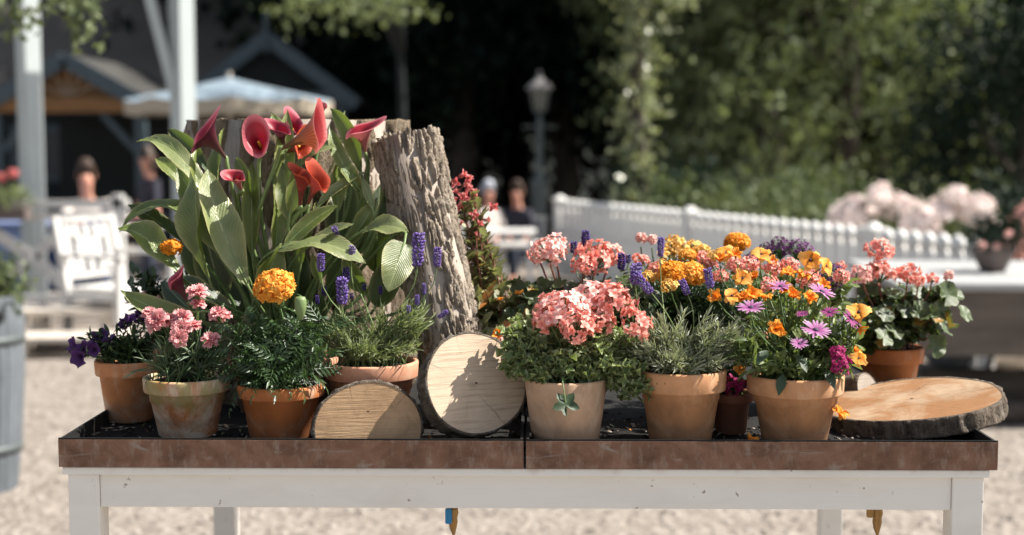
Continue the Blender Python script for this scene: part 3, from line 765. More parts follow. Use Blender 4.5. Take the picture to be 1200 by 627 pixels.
T['daisy'] = [daisy(i) for i in range(3)]; T['daisyd'] = [daisy(8, .02, 'p_daisyd')]
T['pet'] = [trumpet(i, .0135) for i in range(3)]
T['hang'] = [hangbud(i) for i in range(3)]
NM = dict(carn='carnation_bloom', mari='marigold_bloom', mari2='marigold_bloom', lav='flower_spike', lavd='flower_spike', ger='flower_head', gerp='flower_head',
          verb='flower_head', mag='flower_head', purp='flower_head', yel='flower_head', bud='flower_bud', pansy='pansy_bloom', crump='bloom', crumpy='bloom', daisy='daisy_bloom', daisyd='daisy_bloom', pet='petunia_bloom', hang='bloom')

# ------------------------------------------------------------------ pots
def pot_plant(name, label, cat, cx, rimy, wpx, Y, mat, kind='lip', taper=.74, group=None, lipf=.24):
    """root at the pot's foot; the front of the rim is seen at (cx, rimy), rim wpx wide"""
    r = wpx / 2 * Y / FPX
    c = P(cx, rimy, Y); zt_ = P(cx, rimy, Y - r).z
    root = empty(name, (c.x, Y, ZF + .002), 0, label, cat, group)
    h = zt_ - ZF - .002; rb = r * taper; b = MB(); lip = h * lipf; w = .0055
    if kind == 'lip':
        rl = r - (r - rb) * (lip / h) - w * .75
        pr = [(0, .0), (rb - .003, 0), (rb, .003), (rl, h - lip - .001), (r - .0022, h - lip + .0005), (r - .0012, h - lip + .003), (r, h - .003), (r - .001, h - .0006), (r - .003, h), (r - w - .001, h), (r - w - .003, h - .004), (r - w - .006, h * .6), (0, h * .6)]
    else:
        pr = [(0, 0), (rb - .012, 0), (rb - .004, .002), (rb + .001, .008), (rb + (r - rb) * .5, h * .45), (r, h - .003), (r - .001, h - .0008), (r - .003, h), (r - w, h), (r - w - .002, h - .004), (r - w - .004, h * .6), (0, h * .6)]
    b.lathe(pr, n=64, wob=.004); b.build('pot', mat, root)
    s = MB(); rows = []
    for i in range(9):
        rr = (r - w - .0022) * i / 8
        rows.append([V((math.cos(a) * rr, math.sin(a) * rr, h - .010 + .004 * noise.noise(V((math.cos(a) * rr * 90, math.sin(a) * rr * 90, cx))) + (.004 * (1 - i / 8)))) for a in [2 * PI * k / 28 for k in range(28)]])
    s.grid(rows, closed=True); s.build('soil', M['soil'], root)
    root['_'] = 0; del root['_']
    return dict(root=root, off=V(root.location), top=V((c.x, Y, ZF + h - .008)), r=r - w, h=h)
def rim_start(pl, rg, f=.75):
    a = rg.random() * 6.28; q = math.sqrt(rg.random()) * f * pl['r']
    return pl['top'] + V((math.cos(a) * q, math.sin(a) * q, 0))
def stemcurve(a, b, n=5, up=.45, side=None):
    L = (b - a).length; c1 = a + V((0, 0, L * up)) + (side or V((0, 0, 0))); c2 = b - (b - a) * .25 + V((0, 0, -L * .05))
    return bez(a, c1, c2, b, n)
def flowers(pl, key, pts, rg, lean=.35, face=V((0, -.35, 1)), s=(.9, 1.1), stem='stem', sr=.0012, mb=None, base=None):
    """pts: (px, py, Y[, scale]); each flower its own part on a stem gathered in the plant's stems"""
    for q in pts:
        p = P(q[0], q[1], q[2]); sc = rg.uniform(*s) * (q[3] if len(q) > 3 else 1)
        n = (face + V((rg.uniform(-1, 1), rg.uniform(-1, 1), rg.uniform(-.4, .4))) * lean).normalized()
        if len(q) > 4: n = V(q[4]).normalized()
        me = rg.choice(T[key]); put(me, NM[key], pl['root'], p, n, sc, rg.random() * 6.28, pl['off'])
        st = base or rim_start(pl, rg, .5)
        end = p - n * (.014 * sc if key not in ('lav', 'lavd') else .006)
        L = (end - st).length
        pts_ = bez(st, st + (end - st) * .3 + V((0, 0, L * .15)), end - n * L * .3, end, 7)
        mb.tube(pts_, [sr * (1.25 - .35 * i / 7) for i in range(8)], 5)
def foliage(pl, pos, leaffn, rg, nst=40, per=14, mbL=None, mbS=None, spread=.6, sr=.0009, t0=.15):
    """stems end inside ellipsoids pos=[(px,py,Y,rx,rz,ry)]; leaffn(mb, point, dir, up, t) hangs leaves along them"""
    for k in range(nst):
        e = pos[k % len(pos)] if len(pos) > 1 else pos[0]
        c = P(e[0], e[1], e[2]); d = rv(rg) * (rg.random() ** .4)
        end = c + V((d.x * e[3], d.y * (e[5] if len(e) > 5 else e[3]), d.z * e[4]))
        st = rim_start(pl, rg, .8)
        pts = stemcurve(st, end, 7, .3)
        mbS.tube(pts, [sr * 1.3, sr * 1.2, sr * 1.1, sr, sr, sr * .9, sr * .8, sr * .6], 4, cap=False)
        for j in range(per):
            t = t0 + (1 - t0) * (j + rg.random()) / per; x = t * 7; i = min(6, int(x))
            p = pts[i].lerp(pts[i + 1], x - i); ax_ = (pts[i + 1] - pts[i]).normalized()
            a = j * 2.4 + rg.random(); sd = ax_.cross(V((.2, .3, .9))).normalized(); sd = Quaternion(ax_, a) @ sd
            leaffn(mbL, p, (sd * spread + ax_ * (1 - spread * .5)).normalized(), ax_, t, rg)
def lf_linear(L, Wd, bend=.3):
    def f(mb, p, d, ax, t, rg):
        mb.leaf(p, d, ax, L * rg.uniform(.6, 1.2), Wd * rg.uniform(.8, 1.2), bend * rg.uniform(-.3, 1.2), 3, 0, .25, .5)
    return f
def lf_ovate(L, Wd, bend=.4):
    def f(mb, p, d, ax, t, rg):
        mb.leaf(p, (d + rv(rg) * .3), ax, L * rg.uniform(.5, 1.2), Wd * rg.uniform(.7, 1.2), bend * rg.uniform(-.2, 1.3), 4, 0, .18, .55)
    return f
def lf_pinnate(L, l, w, n=6):
    def f(mb, p, d, ax, t, rg):
        LL = L * rg.uniform(.7, 1.15); d = (d + rv(rg) * .2).normalized(); side = d.cross(ax)
        if side.length < .05: return
        side.normalize(); nn = side.cross(d); prev = p
        for i in range(1, n + 1):
            u = i / n; c = p + d * (LL * u) - nn * (.35 * LL * u * u)
            ll = l * (math.sin(PI * (.25 + .65 * u)) + .15)
            dd = (c - prev).normalized(); prev = c
            for s_ in (-1, 1):
                mb.leaf(c, (side * s_ + dd * .75 + nn * rg.uniform(-.1, .3)), nn, ll * rg.uniform(.85, 1.15), w, .35, 2, 0, .15)
        mb.leaf(prev, dd, nn, l * 1.1, w * 1.1, .3, 2, 0, .15)
        mb.leaf(p, d, nn, LL, .0016, .35, 3, 0, 0, .2)
    return f
def lf_round(r, lobes=7, depth=.12, cup=.28):
    def f(mb, p, d, ax, t, rg):
        rr = r * rg.uniform(.5, 1.15); c = p + d * rr * rg.uniform(.8, 1.6)
        mb.leaf(p, d, ax, (c - p).length, .0016, 0, 1, 0, 0)
        n = (d * .55 + V((.15, -.25, .75)) + rv(rg) * .55)
        mb.roundleaf(c, n, rr, 0, lobes, depth, cup * rg.uniform(.3, 1.4), rg.random() * 6.28, rg)
    return f
def finish(pl, L, S, lm, sm, ln='foliage'):
    if L.v: L.build(ln, M[lm] if isinstance(lm, str) else lm, pl['root'], pl['off'])
    if S.v: S.build('stems', M[sm], pl['root'], pl['off'])

G1 = 'flowerpots in the front row on the rusty trays'
# --- A: dark purple petunia pot, far left
rg = random.Random(11)
pl = pot_plant('potted_petunia', 'terracotta pot of dark purple petunias at far left end of tray', 'potted plant', 151, 427, 80, 2.52, M['tc_orange'], group=G1, taper=.68)
L, S = MB(), MB()
foliage(pl, [(140, 402, 2.5, .045, .022, .04), (165, 395, 2.52, .03, .03, .04), (112, 400, 2.49, .022, .016, .02)], lf_ovate(.024, .0075), rg, 46, 12, L, S)
flowers(pl, 'pet', [(95, 409, 2.47, 1.15, (-.5, -.7, .6)), (84, 404, 2.48, 1.0, (-.8, -.5, .3)), (92, 420, 2.46, 1.1, (-.3, -.9, -.1)), (117, 393, 2.49, 1.1, (-.1, -.6, .9)), (126, 397, 2.47, .9), (152, 373, 2.5, .9), (105, 402, 2.46, .9), (110, 410, 2.46, .8, (0, -1, .1))], rg, mb=S)
flowers(pl, 'purp', [(147, 380, 2.52, .8), (165, 372, 2.53, .8)], rg, mb=S)
finish(pl, L, S, 'lf_dark', 'stem')
# --- B: carnations in the mossy pot
rg = random.Random(12)
pl = pot_plant('potted_carnation', 'lime stained mossy terracotta pot of pink carnations, second from the left', 'potted plant', 219, 449, 103, 2.39, M['tc_mossy'], group=G1, taper=.66)
L, S = MB(), MB()
foliage(pl, [(219, 415, 2.38, .055, .03, .045), (205, 425, 2.37, .05, .02, .04), (240, 410, 2.38, .04, .03, .04)], lf_linear(.045, .0034, .5), rg, 60, 9, L, S, .45)
flowers(pl, 'carn', [(184, 376, 2.36, 1.1, (-.3, -.8, .6)), (196, 377, 2.39, .9), (231, 344, 2.39, .85, (0, -.3, 1)), (212, 374, 2.41, .9), (213, 386, 2.36, .95, (.1, -.9, .4)), (209, 396, 2.35, .75, (.2, -.9, .2)), (225, 384, 2.37, .85), (255, 369, 2.38, .9, (-.2, -.4, .9)), (247, 399, 2.35, .8, (.1, -.6, .8)), (262, 372, 2.40, .7), (176, 368, 2.39, .75), (232, 357, 2.39, .7)], rg, mb=S, sr=.0013)
finish(pl, L, S, 'lf_carn', 'stem')
# --- C: marigold
rg = random.Random(13)
pl = pot_plant('potted_marigold', 'orange terracotta pot with one big orange marigold on ferny dark leaves', 'potted plant', 329, 457, 104, 2.38, M['tc_plain'], group=G1, taper=.72)
L, S = MB(), MB()
foliage(pl, [(322, 400, 2.36, .085, .055, .05), (285, 410, 2.36, .05, .045, .04), (360, 395, 2.38, .05, .045, .04), (330, 430, 2.33, .07, .025, .03)], lf_pinnate(.05, .017, .0042), rg, 48, 6, L, S, .6, .0014, .35)
flowers(pl, 'mari', [(322, 336, 2.36, 1.0, (-.1, -.55, .85))], rg, mb=S, sr=.002, s=(1.0, 1.0))
flowers(pl, 'mari2', [(200, 290, 2.52, .62, (.1, -.3, 1))], rg, mb=S, sr=.0016)
b_ = MB(); b_.lathe([(.001, -.03), (.004, -.026), (.0075, -.015), (.0078, -.004), (.006, .0), (0, .001)], n=12)
put(b_.build('flower_bud', M['stem_pale'], mesh_only=True), 'flower_bud', pl['root'], P(352, 348, 2.33), (0, 0, 1), 1.3, 0, pl['off'])
S.tube(stemcurve(rim_start(pl, rg, .3), P(352, 366, 2.33), 6), .0018, 5)
finish(pl, L, S, 'lf_mari', 'stem')
# --- D: lavender (left)
rg = random.Random(14)
pl = pot_plant('potted_lavender', 'salmon pot of green lavender behind the brown half round wood slice', 'potted plant', 435, 431, 112, 2.45, M['tc_salmon'], group=G1, taper=.7)
L, S = MB(), MB()
foliage(pl, [(440, 385, 2.43, .085, .035, .05), (400, 392, 2.43, .035, .035, .04), (485, 375, 2.44, .03, .045, .04), (440, 408, 2.40, .08, .018, .035)], lf_linear(.020, .0030, .2), rg, 130, 26, L, S, .38, .0008, .3)
fs = (0, -.15, 1)
flowers(pl, 'lav', [(401, 356, 2.40, 1.0, (.02, -.1, 1)), (489, 312, 2.43, 1.05, (.06, 0, 1)), (376, 318, 2.44, .68, (0, 0, 1)), (412, 302, 2.47, .6, (.1, 0, 1)), (397, 283, 2.5, .55, (-.2, -.4, .8)), (512, 312, 2.45, .72, (.03, 0, 1)), (514, 372, 2.42, .42, (.7, 0, .5)), (489, 357, 2.44, .38, fs), (497, 345, 2.46, .35, fs), (479, 366, 2.42, .35, fs)], rg, mb=S, sr=.0011, s=(1, 1))
flowers(pl, 'lavd', [(406, 330, 2.47, .6, fs), (380, 346, 2.46, .4, fs), (427, 340, 2.48, .4, fs), (446, 345, 2.46, .35, fs), (412, 350, 2.49, .35, fs), (372, 356, 2.45, .35, fs)], rg, mb=S, sr=.001, s=(1, 1))
finish(pl, L, S, 'lf_lav', 'stem_pale')
# --- E: geranium in the pale round pot
rg = random.Random(15)
pl = pot_plant('potted_geranium', 'pale rimless round pot of coral geranium with variegated leaves, middle of table', 'potted plant', 663, 450, 98, 2.335, M['tc_pale'], 'cup', taper=.80, group=G1)
L, S = MB(), MB()
foliage(pl, [(640, 420, 2.31, .06, .03, .045), (720, 395, 2.36, .05, .035, .04), (612, 405, 2.33, .035, .03, .03), (690, 415, 2.31, .065, .035, .045), (740, 415, 2.33, .04, .04, .03), (605, 395, 2.33, .03, .03, .03), (665, 400, 2.35, .08, .03, .04), (600, 425, 2.31, .015, .03, .02), (745, 450, 2.30, .02, .035, .02)], lf_round(.0125, 5, .52, .7), rg, 125, 11, L, S, .75, .0012, .35)
flowers(pl, 'gerp', [(662, 364, 2.31, .95, (-.1, -.5, .85)), (695, 352, 2.36, .95, (0, -.5, .9))], rg, mb=S, sr=.0018)
flowers(pl, 'ger', [(640, 372, 2.30, .8, (-.3, -.6, .6)), (675, 385, 2.28, .8, (0, -.8, .5)), (722, 355, 2.33, .85, (.2, -.4, .9)), (745, 380, 2.30, .88, (.2, -.7, .7)), (700, 378, 2.31, .8), (650, 358, 2.35, .7), (713, 342, 2.37, .7)], rg, mb=S, sr=.0018)
Lg = MB()
Lg.roundleaf(P(663, 474, 2.248), V((.12, -1, .55)), .0235, 0, 5, .45, .15, 2.2, rg); S.tube(bez(pl['top'] + V((0, -.03, .01)), P(655, 430, 2.28), P(660, 450, 2.245), P(663, 472, 2.25), 6), .001, 5)
o = Lg.build('leaf', M['lf_dark'], pl['root'], pl['off'])
finish(pl, L, S, 'lf_ger_v', 'stem_pale')
# --- F: lavender (right)
rg = random.Random(16)
pl = pot_plant('potted_lavender', 'peach terracotta pot of grey green lavender, between pale pot and dark pot', 'potted plant', 798, 440, 107, 2.345, M['tc_peach'], group=G1, taper=.68, lipf=.28)
L, S = MB(), MB()
foliage(pl, [(800, 395, 2.33, .08, .045, .05), (740, 410, 2.34, .02, .03, .03), (860, 400, 2.34, .03, .03, .04), (770, 405, 2.32, .045, .035, .04), (835, 395, 2.33, .04, .045, .04), (800, 425, 2.29, .07, .012, .025)], lf_linear(.024, .0032, .2), rg, 175, 26, L, S, .40, .0008, .3)
flowers(pl, 'lav', [(745, 333, 2.34, 1.0, (.02, 0, 1)), (763, 343, 2.33, .72, (-.6, 0, .7)), (833, 337, 2.36, .72, (-.2, 0, 1)), (806, 345, 2.36, .6, (-.4, 0, .9)), (774, 300, 2.45, .6, fs)], rg, mb=S, sr=.001, s=(1, 1))
flowers(pl, 'lavd', [(686, 290, 2.6, .75, fs), (672, 296, 2.62, .7, fs), (728, 316, 2.5, .7, fs), (736, 308, 2.52, .5, fs)], rg, mb=S, sr=.001, s=(1, 1))
finish(pl, L, S, 'lf_lav2', 'stem_pale')
# --- G: small dark pot
rg = random.Random(17)
pl = pot_plant('potted_viola', 'small dark terracotta pot with magenta blooms in the gap between two big pots', 'potted plant', 857, 463, 52, 2.42, M['tc_dark'], group=G1, taper=.7)
L, S = MB(), MB()
foliage(pl, [(857, 440, 2.41, .028, .022, .03)], lf_ovate(.02, .009), rg, 22, 9, L, S)
flowers(pl, 'mag', [(856, 452, 2.38, .75, (0, -.8, .5)), (868, 452, 2.38, .6), (846, 452, 2.39, .55)], rg, mb=S)
flowers(pl, 'pansy', [(867, 433, 2.37, .5, (0, -.9, .4))], rg, mb=S)
finish(pl, L, S, 'lf_dark', 'stem')
# --- H: purple daisies and orange pansies
rg = random.Random(18)
pl = pot_plant('potted_daisies', 'peach terracotta pot of purple daisies and orange pansies beside the wood slab', 'potted plant', 932, 447, 114, 2.34, M['tc_peach'], group=G1, taper=.66, lipf=.27)
L, S = MB(), MB()
foliage(pl, [(930, 400, 2.32, .085, .04, .05), (868, 400, 2.33, .03, .035, .04), (995, 395, 2.32, .03, .035, .04), (890, 415, 2.31, .045, .04, .04), (965, 405, 2.31, .045, .04, .04), (930, 375, 2.36, .085, .035, .05), (985, 420, 2.30, .02, .03, .03), (925, 428, 2.28, .07, .012, .02)], lf_ovate(.023, .0085), rg, 165, 14, L, S, .55, .0011, .3)
flowers(pl, 'daisy', [(880, 361, 2.29, .95, (-.1, -.35, 1)), (956, 387, 2.27, 1.0, (.15, -.45, .9)), (963, 342, 2.33, .95, (.3, -.3, .9)), (915, 336, 2.38, .8, (0, -.3, 1)), (937, 403, 2.25, .6, (0, -.5, .8))], rg, mb=S, sr=.0014, s=(1, 1))
flowers(pl, 'daisyd', [(998, 374, 2.30, .85, (.5, -.5, .5)), (972, 366, 2.31, .75, (-.2, -.4, 1)), (940, 368, 2.30, .5)], rg, mb=S, sr=.0014, s=(1, 1))
flowers(pl, 'mag', [(984, 427, 2.24, .85, (.1, -.9, .6)), (982, 413, 2.26, .6, (0, -.4, 1))], rg, mb=S)
flowers(pl, 'pansy', [(1006, 366, 2.31, 1.0, (-.1, -.7, .6)), (1006, 420, 2.26, .75, (.3, -.9, .2)), (950, 305, 2.42, 1.05, (-.2, -.9, .3)), (968, 312, 2.41, .85, (.5, -.7, .3)), (892, 298, 2.45, .85, (0, -.7, .6)), (870, 326, 2.38, .85, (0, -.7, .4)), (858, 347, 2.34, .85, (0, -.6, .6)), (850, 297, 2.48, .95, (0, -.6, .5))], rg, mb=S, s=(1, 1))
flowers(pl, 'crump', [(909, 386, 2.27, .85, (0, -.9, .4)), (880, 345, 2.36, .85, (.3, -.6, .5)), (840, 350, 2.36, .8, (-.4, -.6, .7)), (930, 348, 2.35, .85, (-.1, -.6, .7)), (948, 350, 2.36, .85, (.2, -.6, .8)), (923, 322, 2.42, .8, (.1, -.3, .9)), (844, 305, 2.47, .7), (862, 300, 2.47, .8), (897, 350, 2.34, .7), (918, 342, 2.38, .8), (940, 325, 2.42, .8), (965, 335, 2.38, .7), (872, 350, 2.34, .7), (905, 308, 2.5, .7), (885, 325, 2.4, .6), (1008, 386, 2.32, .6, (.3, -.9, -.2)), (1003, 413, 2.28, .5)], rg, mb=S, s=(1, 1))
Lg = MB()
for (x, y, d_) in ((918, 452, (-.25, -.6, -.5)), (932, 430, (.3, -.7, -.2)), (900, 425, (-.4, -.6, -.1)), (965, 447, (.4, -.6, -.4))):
    Lg.leaf(P(x, y - 14, 2.275), V(d_), V((0, -.6, 1)), .034, .017, .5, 6, 0, .15, .55)
Lg.build('large_leaves', M['lf_dark'], pl['root'], pl['off'])
finish(pl, L, S, 'lf_ost', 'stem')
G2 = 'flowerpots in the back rows on the rusty trays'
# --- I: coral geranium at the right, back
rg = random.Random(19)
pl = pot_plant('potted_geranium', 'shaded terracotta pot of coral geranium standing behind the big wood slab', 'potted plant', 1043, 411, 78, 2.84, M['tc_plain'], group=G2, taper=.74, lipf=.34)
L, S = MB(), MB()
foliage(pl, [(1050, 375, 2.8, .10, .055, .07), (1010, 375, 2.8, .05, .05, .05), (1090, 365, 2.8, .05, .05, .05), (1050, 350, 2.86, .10, .035, .06)], lf_round(.021, 7, .10, .35), rg, 60, 7, L, S, .75, .0016, .35)
flowers(pl, 'ger', [(1030, 294, 2.82, .7, fs), (1032, 320, 2.8, .8, fs), (1022, 316, 2.82, .5, fs), (1064, 322, 2.8, .85, fs), (1092, 327, 2.78, .42, fs), (1076, 330, 2.76, .5, fs)], rg, mb=S, sr=.0018, s=(1, 1))
flowers(pl, 'gerp', [(1010, 322, 2.78, .62, (-.2, -.3, 1))], rg, mb=S, sr=.0018)
flowers(pl, 'bud', [(1111, 323, 2.8, 1.3, fs)], rg, mb=S, sr=.0022)
Lg = MB(); Lg.roundleaf(P(1096, 405, 2.76), V((.3, -1, .1)), .026, 0, 5, .2, .4, 1.0, rg); Lg.roundleaf(P(1110, 345, 2.78), V((.5, -.8, .4)), .028, 0, 7, .1, .3, 1.0, rg)
S.tube(stemcurve(pl['top'], P(1094, 395, 2.77)), .0014, 5); S.tube(stemcurve(pl['top'], P(1108, 343, 2.79)), .0014, 5)
Lg.build('large_leaves', M['lf_ger'], pl['root'], pl['off'])
finish(pl, L, S, 'lf_ger', 'stem_red')
# --- J: geranium behind E
rg = random.Random(20)
pl = pot_plant('potted_geranium', 'coral geranium with two tall round heads rising behind the pale round pot', 'potted plant', 668, 405, 90, 2.62, M['tc_orange'], group=G2, taper=.7)
L, S = MB(), MB()
foliage(pl, [(665, 345, 2.6, .09, .04, .06), (620, 350, 2.6, .05, .04, .05), (715, 340, 2.6, .05, .05, .05), (690, 360, 2.5, .08, .03, .05), (735, 350, 2.5, .04, .04, .05)], lf_round(.017, 7, .1, .35), rg, 84, 7, L, S, .75, .0015, .35)
flowers(pl, 'gerp', [(643, 294, 2.55, .85, (-.1, -.3, 1)), (652, 292, 2.6, .6, fs)], rg, mb=S, sr=.002, s=(1, 1))
flowers(pl, 'ger', [(697, 303, 2.58, .95, (0, -.4, 1)), (715, 300, 2.62, .7, (.2, -.3, 1)), (630, 300, 2.6, .6, (-.4, -.3, 1)), (685, 312, 2.56, .6)], rg, mb=S, sr=.002, s=(1, 1))
finish(pl, L, S, 'lf_ger', 'stem_red')
# --- K: marigolds and yellow stock behind F
rg = random.Random(21)
pl = pot_plant('potted_marigold', 'marigolds with yellow and coral blooms rising behind the right lavender', 'potted plant', 806, 405, 92, 2.60, M['tc_orange'], group=G2, taper=.7)
L, S = MB(), MB()
foliage(pl, [(800, 350, 2.55, .09, .05, .06), (765, 350, 2.55, .05, .05, .05), (845, 345, 2.55, .05, .05, .05), (800, 325, 2.6, .1, .03, .05)], lf_pinnate(.045, .015, .0042), rg, 84, 6, L, S, .6, .0014, .35)
flowers(pl, 'mari2', [(790, 322, 2.48, .85, (-.1, -.5, .85)), (864, 284, 2.75, .75, (0, -.2, 1))], rg, mb=S, sr=.002, s=(1, 1))
flowers(pl, 'mari', [(812, 321, 2.48, .75, (.2, -.5, .85)), (806, 300, 2.62, .5, (0, -.3, 1))], rg, mb=S, sr=.002, s=(1, 1))
flowers(pl, 'yel', [(790, 286, 2.68, .85, (-.4, -.2, .9)), (800, 296, 2.66, .85), (824, 296, 2.68, .8), (782, 300, 2.66, .8), (776, 312, 2.6, .6), (812, 290, 2.7, .7), (838, 300, 2.6, .6), (760, 325, 2.5, .6), (784, 335, 2.42, .6)], rg, mb=S, s=(1, 1))
flowers(pl, 'ger', [(878, 312, 2.5, .5, fs), (834, 310, 2.6, .4, fs), (906, 316, 2.5, .45, fs), (824, 303, 2.62, .4, fs), (945, 330, 2.45, .5, fs), (985, 325, 2.5, .4, fs), (815, 318, 2.6, .5, fs), (770, 318, 2.6, .5, fs), (862, 312, 2.6, .5, fs), (845, 325, 2.5, .4, fs), (902, 335, 2.46, .45, fs), (925, 312, 2.5, .45, fs), (752, 305, 2.6, .5, fs)], rg, mb=S, s=(1, 1))
flowers(pl, 'bud', [(751, 279, 2.66, 1.2, fs), (764, 281, 2.66, 1.1, fs)], rg, mb=S, sr=.0016, s=(1, 1))
for (x, y, d_) in ((822, 372, (.9, -.5, -.2)), (850, 372, (-.6, -.5, -.2)), (838, 380, (.3, -.8, -.5))):
    pass
finish(pl, L, S, 'lf_mari', 'stem')
# --- L: purple verbena at the back
rg = random.Random(22)
pl = pot_plant('potted_verbena', 'dark purple verbena blooming behind the purple daisies and orange pansies', 'potted plant', 935, 400, 92, 2.66, M['tc_orange'], group=G2, taper=.7)
L, S = MB(), MB()
foliage(pl, [(930, 335, 2.66, .10, .045, .06), (968, 345, 2.62, .06, .05, .05), (885, 335, 2.62, .06, .05, .05), (915, 355, 2.5, .10, .04, .05)], lf_ovate(.03, .012), rg, 150, 12, L, S, .55, .0013, .3)
flowers(pl, 'verb', [(915, 292, 2.72, .85, fs), (935, 294, 2.70, .8, fs), (900, 296, 2.74, .7, fs), (975, 330, 2.6, .65, (.5, -.4, .5)), (979, 318, 2.64, .5, (.6, -.3, .5)), (955, 322, 2.62, .5, fs), (881, 305, 2.7, .6, fs)], rg, mb=S, s=(1, 1), sr=.0014)
flowers(pl, 'ger', [(985, 312, 2.66, .35, fs), (950, 325, 2.58, .45, fs)], rg, mb=S, s=(1, 1))
finish(pl, L, S, 'lf_ost', 'stem')
# --- N: tall red and pink flowering begonia right of the leaning log
rg = random.Random(23)
pl = pot_plant('potted_begonia', 'tall begonia with small red blooms and bronze leaves beside the leaning log', 'potted plant', 592, 420, 90, 2.68, M['tc_dark'], group=G2, taper=.7)
L, S = MB(), MB()
foliage(pl, [(565, 300, 2.66, .03, .05, .04), (560, 345, 2.62, .04, .04, .04), (600, 350, 2.6, .05, .04, .04), (590, 385, 2.54, .04, .035, .04), (550, 250, 2.68, .02, .05, .02), (620, 375, 2.55, .035, .03, .03)], lf_ovate(.030, .019, .3), rg, 90, 10, L, S, .7, .0015, .35)
flowers(pl, 'hang', [(541, 206, 2.68), (547, 214, 2.67), (536, 226, 2.67), (545, 232, 2.66, 1.2), (557, 228, 2.67), (538, 243, 2.67), (556, 252, 2.66, 1.1), (577, 243, 2.68), (548, 222, 2.7), (533, 214, 2.7), (562, 262, 2.66, .9), (550, 246, 2.68, .8), (570, 258, 2.68, .7), (540, 262, 2.66, .7), (558, 275, 2.65, .6), (533, 235, 2.66, .9), (551, 210, 2.68, .8)], rg, lean=.9, face=V((.2, -.6, .5)), mb=S, sr=.0013, s=(.75, 1.05))
flowers(pl, 'crump', [(583, 393, 2.50, .8, (0, -.8, .5)), (594, 399, 2.49, .55, (.3, -.8, .4)), (608, 345, 2.58, .5), (586, 352, 2.57, .4)], rg, mb=S, s=(1, 1))
flowers(pl, 'bud', [(590, 400, 2.48, 1.0, (0, -.8, .5))], rg, mb=S)
finish(pl, L, S, 'lf_beg', 'stem_red')
# dark filler between calla pot and petunias: small plant
rg = random.Random(24)
pl = pot_plant('potted_shrub', 'small dark leaved potted plant behind the petunias and carnations', 'potted plant', 205, 405, 80, 2.74, M['tc_dark'], group=G2, taper=.7)
L, S = MB(), MB()
foliage(pl, [(180, 352, 2.7, .05, .04, .05), (215, 345, 2.7, .05, .05, .05), (165, 330, 2.72, .03, .03, .03)], lf_ovate(.028, .012), rg, 60, 11, L, S)
flowers(pl, 'bud', [(168, 345, 2.66, .6), (182, 352, 2.64, .6), (192, 357, 2.62, .6), (174, 350, 2.65, .5), (186, 349, 2.66, .5), (198, 352, 2.64, .5)], rg, mb=S)
finish(pl, L, S, 'lf_dark', 'stem')
# fallen petals
for i, (x, z_, lab) in enumerate((((985, 486), .0, 'orange fallen bloom lying at the left tip of the wood slab'), ((880, 513), 0, 'orange fallen bloom on the tray between two peach terracotta pots'))):
    p = P(x[0], x[1], 2.30 if i == 0 else 2.29); p.z = (ZF + .012) if i else P(985, 486, 2.30).z
    o = put(T['crump'][i], 'fallen_bloom', None, p, (.3, -.5, .8), .75, 1.0 + i); tag(o, lab, 'fallen bloom')

# ------------------------------------------------------------------ calla lilies
rg = random.Random(31)
pl = pot_plant('potted_calla_lily', 'tall calla lily plant with pink trumpet blooms and broad leaves before the stump', 'potted plant', 325, 418, 118, 2.62, M['tc_dark'], group=G2, taper=.75)
root, off, top = pl['root'], pl['off'], pl['top']
def big_leaf(a, b, wpx, nrm, bulge=.05, bdir=None, mat='calla_leaf', wav=.12, fold=.25, prof=.8, pet=True, wpos=.42, twist=0.0, base=None):
    """a=(px,py,Y) leaf base, b=(px,py,Y) tip; petiole down to the pot"""
    A, B = P(*a), P(*b); L_ = (B - A).length; Wd = wpx * a[2] / FPX; n0 = V(nrm).normalized()
    bd = V(bdir).normalized() if bdir else n0
    pts = bez(A, A + (B - A) * .33 + bd * bulge * L_ * 1.4, A + (B - A) * .68 + bd * bulge * L_ * 1.4, B, 22)
    mb = MB(); rows = []; uv = []; ph = rg.random() * 6; nc = 10
    for i, c in enumerate(pts):
        t = i / 22; tg = (pts[min(22, i + 1)] - pts[max(0, i - 1)]).normalized()
        side = tg.cross(n0).normalized(); side = Quaternion(tg, twist * t) @ side; nn = side.cross(tg)
        w = Wd * .5 * math.sin(PI * t ** (math.log(.5) / math.log(wpos))) ** prof if 0 < t < 1 else .0006
        if t > .85: w *= 1 - (t - .85) * 2.2
        row = []
        for j in range(nc + 1):
            s = -1 + 2 * j / nc
            h = fold * abs(s) ** 1.4 * w + wav * w * math.sin(t * 9 + ph + (1.6 if s > 0 else 0)) * abs(s) ** 2.2
            h += .0008 * math.sin(t * 60 - abs(s) * 9)
            row.append(c + side * (s * w * (1 - .15 * fold)) + nn * h); uv.append((j / nc, t))
        rows.append(row)
    mb.grid(rows, 0, uv); o = mb.build('leaf', M[mat], root, off)
    if pet:
        st = top + V(((A.x - top.x) * .3 + rg.uniform(-.012, .012), rg.uniform(-.02, .02), -.005)); tg = (pts[1] - pts[0]).normalized()
        d = (A - st).length
        p_ = bez(st, st + V((0, 0, d * .4)) + (A - st) * .05, A - tg * d * .3, A, 10); p_ += [pts[2], pts[5], pts[9]]
        m2 = MB(); m2.tube(p_, [.0042 - .0018 * i / 10 for i in range(11)] + [.0018, .0013, .0007], 8)
        m2.build('petiole', M['stem_pale' if 'dark' not in mat else 'stem'], o, V((0, 0, 0)) + off)
    return o
CF = (.1, -.9, .35)
